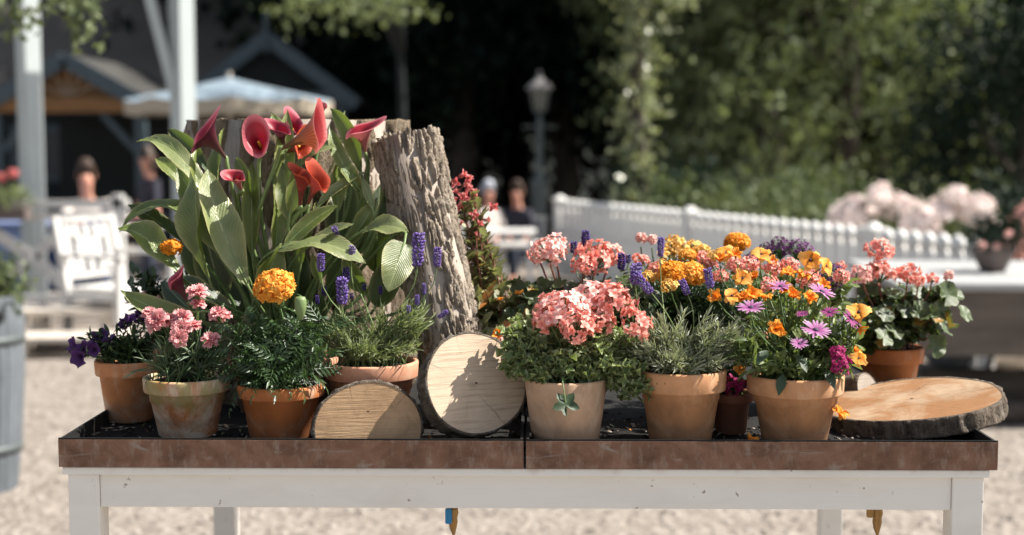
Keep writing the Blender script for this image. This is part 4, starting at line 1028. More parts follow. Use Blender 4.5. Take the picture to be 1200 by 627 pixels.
# broad leaves on the left
big_leaf((262, 262, 2.52), (160, 166, 2.60), 26, (-.3, -.3, .9), .18, (0, 0, 1), 'calla_leaf_pale', .3, .4, wpos=.55)
big_leaf((246, 330, 2.50), (231, 172, 2.54), 42, (-.45, -.8, .3), .09, (-.3, -1, 0), 'calla_leaf', .42, .6, wpos=.55, twist=-.7)
big_leaf((222, 335, 2.50), (138, 268, 2.52), 36, (.0, -.6, .8), .16, (-.2, 0, 1), 'calla_leaf', .45, .4, wpos=.6)
big_leaf((250, 290, 2.56), (140, 272, 2.56), 34, (-.1, -.4, .9), .34, (0, 0, 1), 'calla_leaf', .25, .3, wpos=.45)
big_leaf((292, 338, 2.47), (243, 198, 2.52), 46, (.28, -.9, .42), .11, (-.4, -.6, .5), 'calla_leaf_pale', .3, .4, .85, wpos=.5, twist=.35)
big_leaf((276, 300, 2.56), (207, 196, 2.58), 42, (-.2, -.9, .3), .1, (0, -1, 0), 'calla_leaf', .25, .3)
big_leaf((225, 366, 2.44), (141, 340, 2.44), 27, (.1, -.75, .6), .09, (0, 0, -1), 'calla_leaf', .1, .25, wpos=.5)
big_leaf((296, 300, 2.54), (296, 188, 2.56), 24, (.1, -.9, .2), .05, (0, -1, 0), 'calla_leaf', .2, .6, wpos=.5)
big_leaf((262, 350, 2.6), (238, 262, 2.6), 46, (-.1, -.9, .2), .05, (0, -1, 0), 'calla_leaf_dark', .1, .3)
# upper middle
big_leaf((332, 235, 2.56), (337, 128, 2.60), 26, (.25, -.9, .2), .06, (0, -1, 0), 'calla_leaf', .12, .5, wpos=.45)
big_leaf((350, 192, 2.56), (394, 173, 2.55), 26, (.2, -.6, .8), .15, (0, 0, 1), 'calla_leaf_pale', .1, .2, .6)
big_leaf((424, 206, 2.58), (387, 127, 2.6), 24, (-.4, -.8, .3), .12, (.4, -.3, .5), 'calla_leaf', .2, .6, wpos=.5)
big_leaf((424, 225, 2.56), (386, 148, 2.58), 22, (.4, -.8, .2), .12, (-.3, -.6, 0), 'calla_leaf', .3, .5)
big_leaf((370, 246, 2.53), (431, 201, 2.56), 15, (-.4, -.8, .5), .06, (-.3, 0, 1), 'calla_leaf_pale', .15, .5)
big_leaf((345, 262, 2.52), (331, 190, 2.55), 30, (-.2, -.9, .3), .05, (0, -1, 0), 'calla_leaf', .15, .3)
big_leaf((333, 290, 2.50), (397, 240, 2.52), 22, (.25, -.75, .6), .06, (0, 0, 1), 'calla_leaf', .15, .3)
big_leaf((340, 250, 2.5), (352, 185, 2.5), 20, (.3, -.9, .3), .05, (0, -1, 0), 'calla_leaf', .15, .4)
big_leaf((437, 246, 2.54), (424, 206, 2.56), 12, (.4, -.8, .2), .05, (0, -1, 0), 'calla_leaf_pale', .15, .4)
# the pale drooping ones on the right
big_leaf((318, 296, 2.50), (429, 309, 2.46), 33, (.12, -.55, .85), .14, (0, 0, 1), 'calla_leaf_pale', .28, .12, .65, wpos=.55)
big_leaf((418, 275, 2.52), (479, 272, 2.49), 27, (.1, -.7, .7), .12, (0, 0, 1), 'calla_leaf_pale', .3, .3, wpos=.6)
big_leaf((474, 284, 2.49), (455, 342, 2.45), 42, (.35, -.8, .45), .06, (0, -1, .2), 'calla_leaf_pale', .12, .1, .6, wpos=.3, pet=True)
big_leaf((375, 330, 2.50), (366, 296, 2.48), 13, (0, -1, .1), .05, None, 'calla_leaf', .1, .4)
# more mid leaves, each turned its own way
for (a, b, w, n_, m_) in (((300, 262, 2.55), (276, 186, 2.58), 26, (-.6, -.7, .3), 0), ((322, 300, 2.52), (322, 205, 2.54), 26, (.5, -.8, .2), 0), ((352, 310, 2.52), (372, 235, 2.54), 30, (-.4, -.8, .4), 0), ((395, 250, 2.56), (412, 178, 2.6), 24, (.6, -.7, .3), 0), ((405, 290, 2.54), (442, 232, 2.55), 24, (-.3, -.7, .7), 0), ((236, 250, 2.58), (182, 186, 2.62), 24, (.2, -.6, .8), 0), ((216, 285, 2.56), (150, 240, 2.6), 24, (.2, -.5, .8), 2),
                          ((255, 225, 2.6), (262, 150, 2.64), 24, (-.5, -.8, .1), 0), ((345, 195, 2.6), (318, 132, 2.64), 20, (.5, -.8, .1), 0), ((410, 190, 2.6), (404, 130, 2.64), 18, (-.7, -.6, .1), 1), ((440, 270, 2.56), (462, 205, 2.60), 24, (.6, -.7, .3), 2), ((300, 345, 2.5), (330, 285, 2.5), 30, (.4, -.8, .3), 0), ((272, 362, 2.5), (212, 322, 2.50), 26, (.1, -.7, .7), 2), ((430, 345, 2.52), (404, 300, 2.5), 24, (-.2, -.9, .2), 0), ((246, 205, 2.62), (196, 150, 2.66), 22, (.3, -.7, .6), 2), ((360, 290, 2.5), (415, 262, 2.5), 20, (.0, -.6, .8), 1)):
    big_leaf(a, b, w, n_, rg.uniform(.04, .2), (rg.uniform(-.6, .6), -.6, rg.uniform(0, .8)), ('calla_leaf', 'calla_leaf_pale', 'calla_leaf_dark')[m_], rg.uniform(.15, .4), rg.uniform(.25, .7), wpos=rg.uniform(.4, .58), twist=rg.uniform(-.9, .9))
# deep leaves filling the clump
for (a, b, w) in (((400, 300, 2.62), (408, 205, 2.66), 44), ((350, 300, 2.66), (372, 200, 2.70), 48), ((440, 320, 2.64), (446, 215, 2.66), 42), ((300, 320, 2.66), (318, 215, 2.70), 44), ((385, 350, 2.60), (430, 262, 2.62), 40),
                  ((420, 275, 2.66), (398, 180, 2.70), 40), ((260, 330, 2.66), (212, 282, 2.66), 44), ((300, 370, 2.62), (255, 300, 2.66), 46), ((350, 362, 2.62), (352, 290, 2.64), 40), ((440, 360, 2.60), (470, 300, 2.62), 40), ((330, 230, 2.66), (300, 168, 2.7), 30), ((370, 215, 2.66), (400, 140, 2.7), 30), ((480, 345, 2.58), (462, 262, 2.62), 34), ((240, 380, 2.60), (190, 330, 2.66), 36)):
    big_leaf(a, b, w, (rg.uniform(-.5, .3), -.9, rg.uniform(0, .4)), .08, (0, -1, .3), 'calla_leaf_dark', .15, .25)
def calla(mouth, size, axis, tip, mat, stem, asp=1.0, flare=1.0, L=None, closed=0.0, seed=0):
    """spathe: rolled funnel widening along axis; the tip side is drawn out towards tip"""
    c = P(*mouth); R_ = size * mouth[2] / FPX / 2; ax = V(axis).normalized(); tv = V(tip); tv = (tv - ax * tv.dot(ax)).normalized(); sv = ax.cross(tv)
    L = (L or 60) * mouth[2] / FPX; mb = MB(); rows = []; uv = []; nr, na = 26, 44
    base = c - ax * L
    for i in range(nr + 1):
        t = i / nr; row = []
        r = .0032 + (R_ - .0032) * (t ** (2.1 + closed)) * (.88 + .12 * t)
        for k in range(na + 1):
            u = k / na; a = 2 * PI * u       # a=0 at the tip side
            f = .5 + .5 * math.cos(a); ft = f ** 4; back = (.5 - .5 * math.cos(a)) ** 10
            h = L * t + (L * .16 * ft + R_ * .25 * f) * t ** 3 - L * .28 * back * t ** 2
            rr = r * (1 + .34 * ft * t ** 3 + .10 * math.sin(2 * a + seed) * t ** 3)
            # rim rolls outwards
            ro = max(0, (t - .78) / .22); rr *= 1 + .30 * ro * flare; h -= R_ * .28 * ro * ro * flare * (1 - .9 * ft)
            rr *= 1 - .12 * (u - .5) * (1 if closed >= 0 else 0) * back * 4
            row.append(base + ax * h + tv * math.cos(a) * rr + sv * math.sin(a) * rr * asp); uv.append((u, t))
        rows.append(row)
    mb.grid(rows, 0, uv); fl = mb.build('flower', M[mat], root, off)
    md = fl.modifiers.new('thickness', 'SOLIDIFY'); md.thickness = .0009; md.offset = 0
    fl.modifiers.clear()
    s = MB(); s.tube([base + ax * L * .15, base + ax * L * .45, base + ax * L * .72], [.0022, .0034, .0022], 8); s.build('spadix', M['spadix'], fl, off)
    st = top + V((rg.uniform(-.02, .02), rg.uniform(-.02, .02), -.005)); S_ = [P(*q) for q in stem]
    pts = [base + ax * L * .06, base] + S_
    pp = bez(pts[-1], pts[-1] * .6 + st * .4 + V((0, 0, .0)), st + V((0, 0, .08)), st, 6)
    raw = pts + pp[1:]; sm = []
    for i in range(len(raw) - 1):
        p0, p1, p2, p3 = raw[max(0, i - 1)], raw[i], raw[i + 1], raw[min(len(raw) - 1, i + 2)]
        for q in range(4):
            t = q / 4; sm.append(.5 * ((2 * p1) + (p2 - p0) * t + (2 * p0 - 5 * p1 + 4 * p2 - p3) * t * t + (3 * p1 - p0 - 3 * p2 + p3) * t ** 3))
    sm.append(raw[-1]); b2 = MB(); b2.tube(sm, [.0034 + .0014 * i / len(sm) for i in range(len(sm))], 9)
    b2.build('flower_stem', M['stem_pale'], fl, off)
calla((237, 152, 2.50), 40, (-.50, -.42, .72), (.75, -.2, .6), 'calla_pink', [(268, 202, 2.53), (282, 260, 2.56)], .75, .9, 46, seed=1)
calla((300, 161, 2.47), 29, (-.1, -.85, .5), (-.2, .3, .9), 'calla_rose', [(303, 192, 2.53), (306, 250, 2.55)], .95, .9, 36, seed=2)
calla((376, 150, 2.48), 40, (.85, -.22, .42), (-.3, .0, 1), 'calla_orange', [(322, 195, 2.52), (300, 260, 2.54)], .8, .6, 58, seed=3)
calla((425, 147, 2.55), 34, (-.05, -.3, .95), (.95, -.1, .3), 'calla_rose', [(431, 192, 2.60), (428, 240, 2.62)], .8, 1.2, 36, seed=4)
calla((274, 205, 2.50), 20, (-.3, -.5, .8), (-.8, 0, .4), 'calla_rose', [(279, 232, 2.54)], .8, .8, 24, seed=5)
calla((353, 202, 2.47), 22, (.1, -.35, .9), (-.5, -.2, .8), 'calla_red', [(341, 250, 2.52), (330, 290, 2.54)], .8, .4, 46, .3, seed=6)
calla((374, 204, 2.46), 26, (.38, -.35, .85), (-.2, 0, 1), 'calla_red', [(345, 256, 2.51), (334, 290, 2.53)], .85, .7, 46, .3, seed=7)
calla((325, 147, 2.56), 22, (-.2, -.4, .85), (-.6, 0, .5), 'calla_pink', [(322, 190, 2.6)], .8, .8, 34, seed=8)
calla((346, 143, 2.60), 24, (.4, -.4, .8), (-.2, 0, 1), 'calla_pink', [(330, 190, 2.62)], .8, .9, 34, seed=9)
calla((357, 168, 2.54), 26, (.7, -.5, .3), (.2, 0, 1), 'calla_red', [(335, 200, 2.58)], .8, .9, 32, seed=10)
calla((205, 325, 2.44), 24, (-.35, -.25, .85), (-.2, -.2, 1), 'calla_pink', [(222, 356, 2.46), (232, 375, 2.5)], .7, .2, 36, .0, seed=11)
calla((378, 120, 2.62), 12, (.1, 0, 1), (0, 0, 1), 'calla_rose', [(374, 160, 2.64)], .5, .2, 20, 1.0, seed=12)

# soil crumbs, chips and dropped petals lying on the soil bed of the trays
rg = random.Random(61); b = MB()
for k in range(1500):
    x = rg.uniform(XL + .02, XR - .02); y = YF + .008 + rg.random() ** 2 * .35; r = rg.uniform(.0012, .0045)
    b.ball((x, y, ZF + .003 + r * .3), r, 0 if rg.random() < .8 else 1, 3, (rg.uniform(.8, 1.6), 1, .6))
for k in range(130):
    x = rg.uniform(XL + .02, XR - .02); y = YF + .01 + rg.random() ** 2 * .3
    b.leaf(V((x, y, ZF + .005)), rv(rg) + V((0, 0, .2)), V((0, 0, 1)), rg.uniform(.006, .02), rg.uniform(.002, .006), .3, 2, rg.choice((1, 1, 2, 3)))
tag(b.build('soil_crumbs', (M['soil'], M['cut_grey'], M['lf_lav'], M['p_orange'])), kind='stuff')
# ================================================================== BACKGROUND
def G(px, Y): p = P(px, 300, Y); return V((p.x, Y, 0))
def zat(py, Y): return P(600, py, Y).z
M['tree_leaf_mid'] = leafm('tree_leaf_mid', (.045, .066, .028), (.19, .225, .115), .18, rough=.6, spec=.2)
M['tree_leaf_lit'] = leafm('tree_leaf_lit', (.09, .115, .05), (.27, .31, .16), .2, rough=.6, spec=.2)  # paler copy of the tree leaf, sunlight put into its colour
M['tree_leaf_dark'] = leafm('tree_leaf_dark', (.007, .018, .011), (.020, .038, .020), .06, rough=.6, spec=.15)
M['tree_leaf_deep'] = leafm('tree_leaf_deep', (.003, .008, .007), (.006, .013, .010), .02, rough=.7, spec=.06)  # dark and deep copies: the wood's shade put into the leaf colour
M['tree_leaf_ivy'] = leafm('tree_leaf_ivy', (.15, .18, .09), (.42, .44, .28), .25, rough=.35)
M['trunk'] = plain('trunk_bark', (.07, .055, .045), .9, var=.4, scale=12, bstr=.8)
M['slate'] = plain('roof_grey', (.05, .048, .045), .8, var=.25, scale=3)
M['blue_grey'] = plain('blue_grey_paint', (.055, .08, .095), .6, var=.1)
M['dark_wall'] = plain('shaded_timber', (.006, .010, .011), .8, var=.3, scale=3)  # near black, shade under the trees put into the colour
M['orange_wood'] = plain('orange_timber', (.20, .095, .03), .6, var=.2, scale=4)
M['post_white'] = plain('post_white', (.40, .44, .44), .55, var=.06)
M['parasol'] = plain('parasol_cloth', (.20, .26, .31), .8, var=.05)
M['parasol_under'] = plain('valance_cloth', (.42, .36, .28), .8, var=.05)
M['table_wood'] = plain('grey_timber', (.13, .105, .085), .8, var=.2, scale=4)
M['side_white'] = plain('side_white', (.36, .365, .36), .6, var=.1, scale=5)
M['fan_wood'] = plain('fan_wood', (.34, .24, .16), .7, var=.1)
M['hall_roof'] = plain('hall_roof', (.11, .10, .09), .8, var=.2, scale=2)
M['dark_metal'] = plain('dark_metal', (.035, .037, .04), .5, var=.2)
M['lamp_grey'] = plain('lamp_grey', (.085, .10, .10), .5, var=.1)
M['lamp_pale'] = plain('lamp_pale', (.30, .28, .27), .4, var=.1)
M['cloth_blue'] = plain('blue_cloth', (.010, .035, .11), .9, var=.2)
M['cloth_pale_blue'] = plain('pale_blue_cloth', (.14, .19, .34), .9, var=.1)
M['skin'] = plain('skin', (.55, .27, .19), .55, var=.08, scale=20)
M['hair_brown'] = plain('brown_hair', (.05, .028, .018), .6, var=.3, scale=30)
M['hair_grey'] = plain('grey_hair', (.42, .44, .50), .6, var=.2, scale=30)
M['shirt_white'] = plain('white_shirt', (.66, .60, .55), .85, var=.06)
M['shirt_dark'] = plain('dark_shirt', (.03, .03, .045), .85, var=.2)
M['shirt_red'] = plain('rust_shirt', (.42, .13, .06), .85, var=.1)
M['trousers'] = plain('trousers', (.05, .06, .09), .85, var=.2)
M['planter_grey'] = plain('weathered_planter', (.12, .135, .15), .8, var=.15, scale=6)
M['pale_timber'] = plain('pale_timber', (.56, .50, .43), .75, var=.15, scale=5)
M['pot_brown'] = plain('brown_pot', (.14, .11, .10), .8, var=.2)
M['rhodo'] = petalm('rhododendron_petal', (.82, .66, .62), (.92, .85, .81), (.94, .90, .87))

# ---- foliage masses
def crown_mesh(name, mat, blobs, n, size, seed, core=.0, gap=False):
    """blobs: (x,y,z,rx,ry,rz); leaves gather in twigs so that the crown keeps gaps and clumps"""
    rg = random.Random(seed); mb = MB(); tot = sum(b[3] * b[5] for b in blobs)
    for b in blobs:
        nn = int(n * b[3] * b[5] / tot); nt_ = max(4, nn // 9)
        for k in range(nt_):
            d = rv(rg); q = rg.uniform(.55, 1.03) if rg.random() > core else rg.random() ** .5 * .8
            q *= 1 + .22 * noise.noise(V((d.x * 2.3 + seed, d.y * 2.3, d.z * 2.3)))
            if gap and noise.noise(V((d.x * 3.1 + seed, d.y * 3.1, d.z * 3.4 + b[0]))) + .5 * noise.noise(V((d.x * 8 + seed, d.y * 8, d.z * 8))) > .17: continue
            c = V((b[0] + d.x * b[3] * q, b[1] + d.y * b[4] * q, b[2] + d.z * b[5] * q)); tdir = (d + rv(rg) * .8 + V((0, 0, -.25))).normalized()
            for j in range(9):
                p = c + tdir * size * (j * .55 - 2) + rv(rg) * size * .7
                x = rv(rg); x = (x + V((0, 0, -.3))).normalized(); y = x.cross(rv(rg)).normalized(); s = size * rg.uniform(.6, 1.25)
                mb.add([p - x * s * .5, p + y * s * .33 + x * s * .05, p + x * s * .55, p - y * s * .33 + x * s * .05], [(0, 1, 2, 3)], 0, [(0.5, 0), (0, .5), (.5, 1), (1, .5)], False)
    return mb.build(name, M[mat], mesh_only=True)
def trunk_mesh(h, r, seed, limbs=5, spread=1.6, name='trunk', mat='trunk'):
    rg = random.Random(seed); b = MB(); pts = [V((.1 * math.sin(i + seed), .1 * math.cos(i * 1.3 + seed), h * i / 8)) for i in range(9)]; pts[0] = V((0, 0, -.05))
    b.tube(pts, [r * (1.25 if i == 0 else 1 - .08 * i) for i in range(9)], 10)
    for k in range(limbs):
        p = pts[4 + k % 4]; a = rg.random() * 6.28; e = p + V((math.cos(a) * spread, math.sin(a) * spread, spread * rg.uniform(.5, 1.2)))
        b.tube(bez(p, p.lerp(e, .3) + V((0, 0, .1)), p.lerp(e, .7), e, 5), [r * .45, r * .4, r * .32, r * .25, r * .15, r * .08], 6)
    return b.build(name, M[mat], mesh_only=True)
def make_obj(me, name, parent):
    o = bpy.data.objects.new(name, me); COL.objects.link(o); o.parent = parent; return o
TR = {}
def blobset(seed, rx, rz, zc, n=7):
    rg = random.Random(seed); out = [(0, 0, zc, rx * .75, rx * .7, rz * .8)]
    for k in range(n):
        a = 2 * PI * k / n + rg.random(); q = rg.uniform(.45, .8)
        out.append((math.cos(a) * rx * q, math.sin(a) * rx * q, zc + rz * rg.uniform(-.75, .8), rx * rg.uniform(.3, .5), rx * rg.uniform(.3, .5), rz * rg.uniform(.28, .45)))
    return out
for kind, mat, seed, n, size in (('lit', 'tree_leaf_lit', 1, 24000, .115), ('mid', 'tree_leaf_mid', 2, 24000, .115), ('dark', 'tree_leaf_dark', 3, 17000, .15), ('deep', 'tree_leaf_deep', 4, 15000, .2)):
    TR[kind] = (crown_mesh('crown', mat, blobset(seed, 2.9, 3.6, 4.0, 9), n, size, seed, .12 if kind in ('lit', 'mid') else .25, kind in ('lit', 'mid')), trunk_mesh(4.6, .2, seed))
def tree(kind, px, Y, s, label, sz=1.0, rz=0.0, name='leafy_tree', group='trees standing behind the garden'):
    g = G(px, Y); r = empty(name, g, rz, label, 'tree', group)
    make_obj(TR[kind][0], 'crown', r); make_obj(TR[kind][1], 'trunk', r); r.scale = (s, s, s * sz); return r
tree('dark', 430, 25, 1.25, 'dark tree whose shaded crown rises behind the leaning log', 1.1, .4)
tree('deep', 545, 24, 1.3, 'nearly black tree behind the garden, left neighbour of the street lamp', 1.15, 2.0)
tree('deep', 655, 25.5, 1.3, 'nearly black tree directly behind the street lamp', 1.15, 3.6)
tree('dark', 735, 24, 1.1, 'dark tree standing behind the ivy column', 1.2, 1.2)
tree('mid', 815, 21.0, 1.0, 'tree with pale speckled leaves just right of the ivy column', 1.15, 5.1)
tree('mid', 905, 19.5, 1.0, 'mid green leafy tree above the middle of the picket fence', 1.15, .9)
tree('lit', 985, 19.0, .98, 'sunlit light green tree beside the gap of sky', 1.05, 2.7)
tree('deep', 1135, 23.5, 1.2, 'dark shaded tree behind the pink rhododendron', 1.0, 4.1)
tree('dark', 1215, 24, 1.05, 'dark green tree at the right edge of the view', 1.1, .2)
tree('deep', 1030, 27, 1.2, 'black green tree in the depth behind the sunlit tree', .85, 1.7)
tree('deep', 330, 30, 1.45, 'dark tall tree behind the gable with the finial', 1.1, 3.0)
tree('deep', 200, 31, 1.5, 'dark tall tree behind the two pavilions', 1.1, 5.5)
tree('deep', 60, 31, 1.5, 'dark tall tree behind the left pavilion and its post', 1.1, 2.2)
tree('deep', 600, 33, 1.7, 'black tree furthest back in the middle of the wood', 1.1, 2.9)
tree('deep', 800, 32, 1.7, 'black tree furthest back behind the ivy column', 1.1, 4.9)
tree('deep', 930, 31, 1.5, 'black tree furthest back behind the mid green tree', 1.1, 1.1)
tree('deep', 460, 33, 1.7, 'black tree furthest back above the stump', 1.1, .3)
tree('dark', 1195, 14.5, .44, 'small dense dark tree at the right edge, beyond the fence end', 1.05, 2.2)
# undergrowth: a far hedge bank that closes the wood below the crowns
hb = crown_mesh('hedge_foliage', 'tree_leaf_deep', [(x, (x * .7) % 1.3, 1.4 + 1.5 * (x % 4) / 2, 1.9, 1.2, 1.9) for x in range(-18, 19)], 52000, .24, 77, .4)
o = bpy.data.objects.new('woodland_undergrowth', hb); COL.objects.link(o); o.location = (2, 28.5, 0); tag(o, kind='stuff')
b = MB(); rows = []
for j in range(14):
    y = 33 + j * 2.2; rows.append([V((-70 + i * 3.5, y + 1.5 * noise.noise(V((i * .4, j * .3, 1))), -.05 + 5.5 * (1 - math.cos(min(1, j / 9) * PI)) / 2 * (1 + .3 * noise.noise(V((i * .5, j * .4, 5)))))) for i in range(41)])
b.grid(rows); M['bank_dark'] = plain('bank_dark', (.010, .014, .009), .95, var=.4, scale=2, bstr=.8); structure('added_dark_bank', b, M['bank_dark'])  # added dark bank that hides the bright ground beyond the wood
# ivy clad column (old trunk overgrown with ivy)
r = empty('ivy_clad_trunk', G(747, 14.6), 0, 'thin trunk overgrown with pale sunlit ivy left of the speckled tree', 'tree')
b = MB(); b.tube([(0, 0, -.05), (.02, 0, 1), (-.02, 0, 2), (.05, .02, 3.2)], [.09, .08, .07, .05], 8); b.build('trunk', M['trunk'], r)
make_obj(crown_mesh('ivy', 'tree_leaf_ivy', [(0, 0, z / 4, .17 + .05 * math.sin(z), .17, .28) for z in range(1, 12)] + [(.12, 0, 3.0, .45, .35, .35), (-.2, 0, 3.5, .5, .4, .4)], 1900, .085, 8, .2), 'ivy', r)
# shrubs right behind the fence
for i, (px, Y, s, kind, lab) in enumerate(((790, 15.0, .24, 'dark', 'low rounded shrub behind the fence post near the marigolds'), (860, 14.0, .28, 'mid', 'broad shrub behind the middle of the fence'), (930, 13.0, .30, 'mid', 'light green shrub next to the pink rhododendron, behind the fence'), (1000, 14.0, .34, 'mid', 'tall loose shrub rising behind the pink rhododendron'), (1165, 12.6, .24, 'dark', 'dark low shrub behind the fence near its right end'))):
    g = G(px, Y); r = empty('garden_shrub', g, i * 1.3, lab, 'shrub', 'shrubs behind the picket fence'); me = crown_mesh('foliage', {'mid': 'tree_leaf_mid', 'lit': 'tree_leaf_lit', 'dark': 'tree_leaf_dark'}[kind], blobset(40 + i, 1.0, .62, .66, 6), 3400, .07, 50 + i, .3)
    make_obj(me, 'foliage', r)
    b = MB()
    for k in range(5): b.tube([(0, 0, -.02), (math.cos(k * 1.3) * .2, math.sin(k * 1.3) * .2, .4), (math.cos(k * 1.3) * .5, math.sin(k * 1.3) * .5, .9)], [.03, .02, .01], 5)
    b.build('stems', M['trunk'], r)
# rhododendron with pink trusses
def rhodo(px, Y, w, ztop, lab, n, seed, mats=('rhodo',)):
    rg = random.Random(seed); g = G(px, Y); r = empty('rhododendron', g, 0, lab, 'shrub', 'flowering shrubs behind the fence')
    make_obj(crown_mesh('foliage', 'tree_leaf_mid', [(0, 0, ztop * .5, w, .5, ztop * .48), (-w * .5, .1, ztop * .45, w * .5, .5, ztop * .42), (w * .5, -.1, ztop * .42, w * .5, .5, ztop * .4)], 2600, .075, seed, .3), 'foliage', r)
    b = MB()
    for k in range(5): b.tube([(0, 0, -.02), (math.cos(k * 1.3) * .15, math.sin(k * 1.3) * .15, ztop * .4), (math.cos(k * 1.3) * w * .5, math.sin(k * 1.3) * .3, ztop * .7)], [.03, .02, .01], 5)
    b.build('stems', M['trunk'], r)
    tm = [umbel(60 + i, .085, 30, mats, fr=.05, cover=1.3, stemlen=.6, buds=0) for i in range(2)]
    for k in range(n):
        a = rg.uniform(.12, PI - .12); x = math.cos(a) * w * 1.05; z = ztop * .5 + math.sin(a) * ztop * .52 * rg.uniform(.72, 1.05)
        put(rg.choice(tm), 'flower_truss', r, (x, -rg.uniform(.1, .5), z - abs(x) * .12), (x * .4, -.6, .8), rg.uniform(.8, 1.15), rg.random() * 6)
rhodo(1022, 11.6, .42, 1.04, 'pale pink rhododendron clump, left of two above the fence', 30, 71)
rhodo(1100, 11.3, .34, 1.03, 'pale pink rhododendron clump, right of two above the fence', 26, 72)
rhodo(1210, 11.2, .36, .93, 'cream flowering shrub behind the potted plant on the right table', 20, 73, ('p_bud',))
# overhanging branches: the tree they grow on stands left of the view
def near_tree(gx, gy, lab, blobs, limbs, seed, mat='tree_leaf_lit', n=2600, size=.05):
    r = empty('overhanging_tree', (gx, gy, 0), 0, lab, 'tree', 'trees overhanging the terrace')
    b = MB(); b.tube([(0, 0, -.05), (.03, 0, 1.2), (0, .02, 2.4), (.05, 0, 3.6)], [.08, .055, .045, .04], 10)
    for (e) in limbs: b.tube(bez(V((0, 0, 2.5)), V((e[0] * .3, e[1] * .3, 3.0)), V((e[0] * .7, e[1] * .7, e[2] + .25)), V(e), 8), [.07, .06, .05, .04, .035, .028, .02, .014, .008], 6)
    b.build('trunk', M['dark_wall'], r); make_obj(crown_mesh('crown', mat, blobs, n, size, seed, .5), 'crown', r)
def rel(px, py, Y, gx, gy): p = P(px, py, Y); return (p.x - gx, p.y - gy, p.z)
gx, gy = -3.4, 6.3
q = [rel(15, 5, 6.0, gx, gy), rel(70, 12, 6.0, gx, gy), rel(100, 32, 6.0, gx, gy), rel(25, 25, 6.1, gx, gy), rel(95, 3, 6.1, gx, gy)]
near_tree(gx, gy, 'tree whose light green twigs hang into the top left corner before the white post', [(*q[0], .16, .15, .09), (*q[1], .13, .15, .06), (*q[2], .09, .12, .05), (*q[3], .08, .1, .06), (*q[4], .12, .1, .03)] + [(.2, 0, 3.6, 1.3, 1.2, .8), (-.5, .3, 4.0, 1.0, 1.0, .8)], [q[1], q[2], q[0]], 91, 'tree_leaf_mid', 3600)
gx, gy = -1.46, 15.6
q = [rel(370, 2, 13.5, gx, gy), rel(420, 8, 13.5, gx, gy), rel(450, 14, 13.6, gx, gy), rel(345, 14, 13.6, gx, gy), rel(470, 2, 13.6, gx, gy)]
near_tree(gx, gy, 'tree with sunlit leafy boughs at the top edge above the gable', [(*q[0], .35, .3, .13), (*q[1], .35, .3, .12), (*q[2], .25, .3, .10), (*q[3], .22, .25, .08), (*q[4], .3, .3, .1), (.5, 0, 3.9, 1.6, 1.3, .7)], [q[1], q[2], q[0]], 92, 'tree_leaf_lit', 3600, .08)

# ---- picket fence
A = P(1141, 290, 9.1); zf = A.z; B = P(655, 240, 9.1)
k_ = (CAM.z - zf) / (CAM.z - B.z); B = CAM + (B - CAM) * k_; B.z = zf
fd = (B - A); FL = fd.length; fd.normalize(); A0 = A - fd * .15
FL += .15
r = empty('picket_fence', ((A0.x + B.x) / 2, (A0.y + B.y) / 2, 0), 0, 'white picket fence with rounded tops running back behind the flowers', 'fence'); o_ = V(r.location)
np_ = 46; ang = math.atan2(fd.y, fd.x); rot = Matrix.Rotation(ang, 3, 'Z'); sp = FL / np_
pm = MB(); pw = sp * .93; prof = [(-pw / 2, .03), (pw / 2, .03)] + [(pw / 2 * math.cos(a), zf - pw * .6 + pw / 2 * math.sin(a)) for a in [PI * k / 12 for k in range(13)]]
n_ = len(prof); pm.add([V((x, -.010, z)) for x, z in prof] + [V((x, .010, z)) for x, z in prof], [tuple(range(n_)), tuple(range(2 * n_ - 1, n_ - 1, -1))] + [(i, i + n_, (i + 1) % n_ + n_, (i + 1) % n_) for i in range(n_)], smooth=False)
pm.ball((0, 0, zf + .012), pw * .42, 0, 10, (1, .75, 1))
pme = pm.build('picket', M['fence_white'], mesh_only=True)
for i in range(np_ + 1):
    o = bpy.data.objects.new('picket', pme); COL.objects.link(o); o.parent = r; o.location = V((A0.x, A0.y, 0)) + V((fd.x, fd.y, 0)) * sp * i - V((o_.x, o_.y, 0)); o.rotation_euler = (0, 0, ang)
fn = V((-fd.y, fd.x, 0));  fn = fn if fn.y > 0 else -fn
for z in (.22, zf - .24):
    b = MB(); b.bar(V((A0.x, A0.y, z)) + fn * .028, V((B.x, B.y, z)) + fn * .028, .034, .07); b.build('rail', M['fence_white'], r, o_)
def on_fence(px):
    best = min(range(400), key=lambda i: abs(((A0 + fd * FL * i / 400 - CAM).dot(RGT) / (A0 + fd * FL * i / 400 - CAM).dot(FWD)) * FPX + 600 - px)); return A0 + fd * FL * best / 400
for px in (655, 808, 1023):
    p = on_fence(px); b = MB(); hh = zf + .045
    b.box((p.x, p.y, hh / 2), (.105, .105, hh), rot, bev=.006); b.box((p.x, p.y, hh + .012), (.14, .14, .026), rot, bev=.006)
    b.lathe([(.055, hh + .025), (.04, hh + .05), (.0, hh + .062)], (p.x, p.y, 0), 12); b.build('post', M['fence_white'], r, o_)

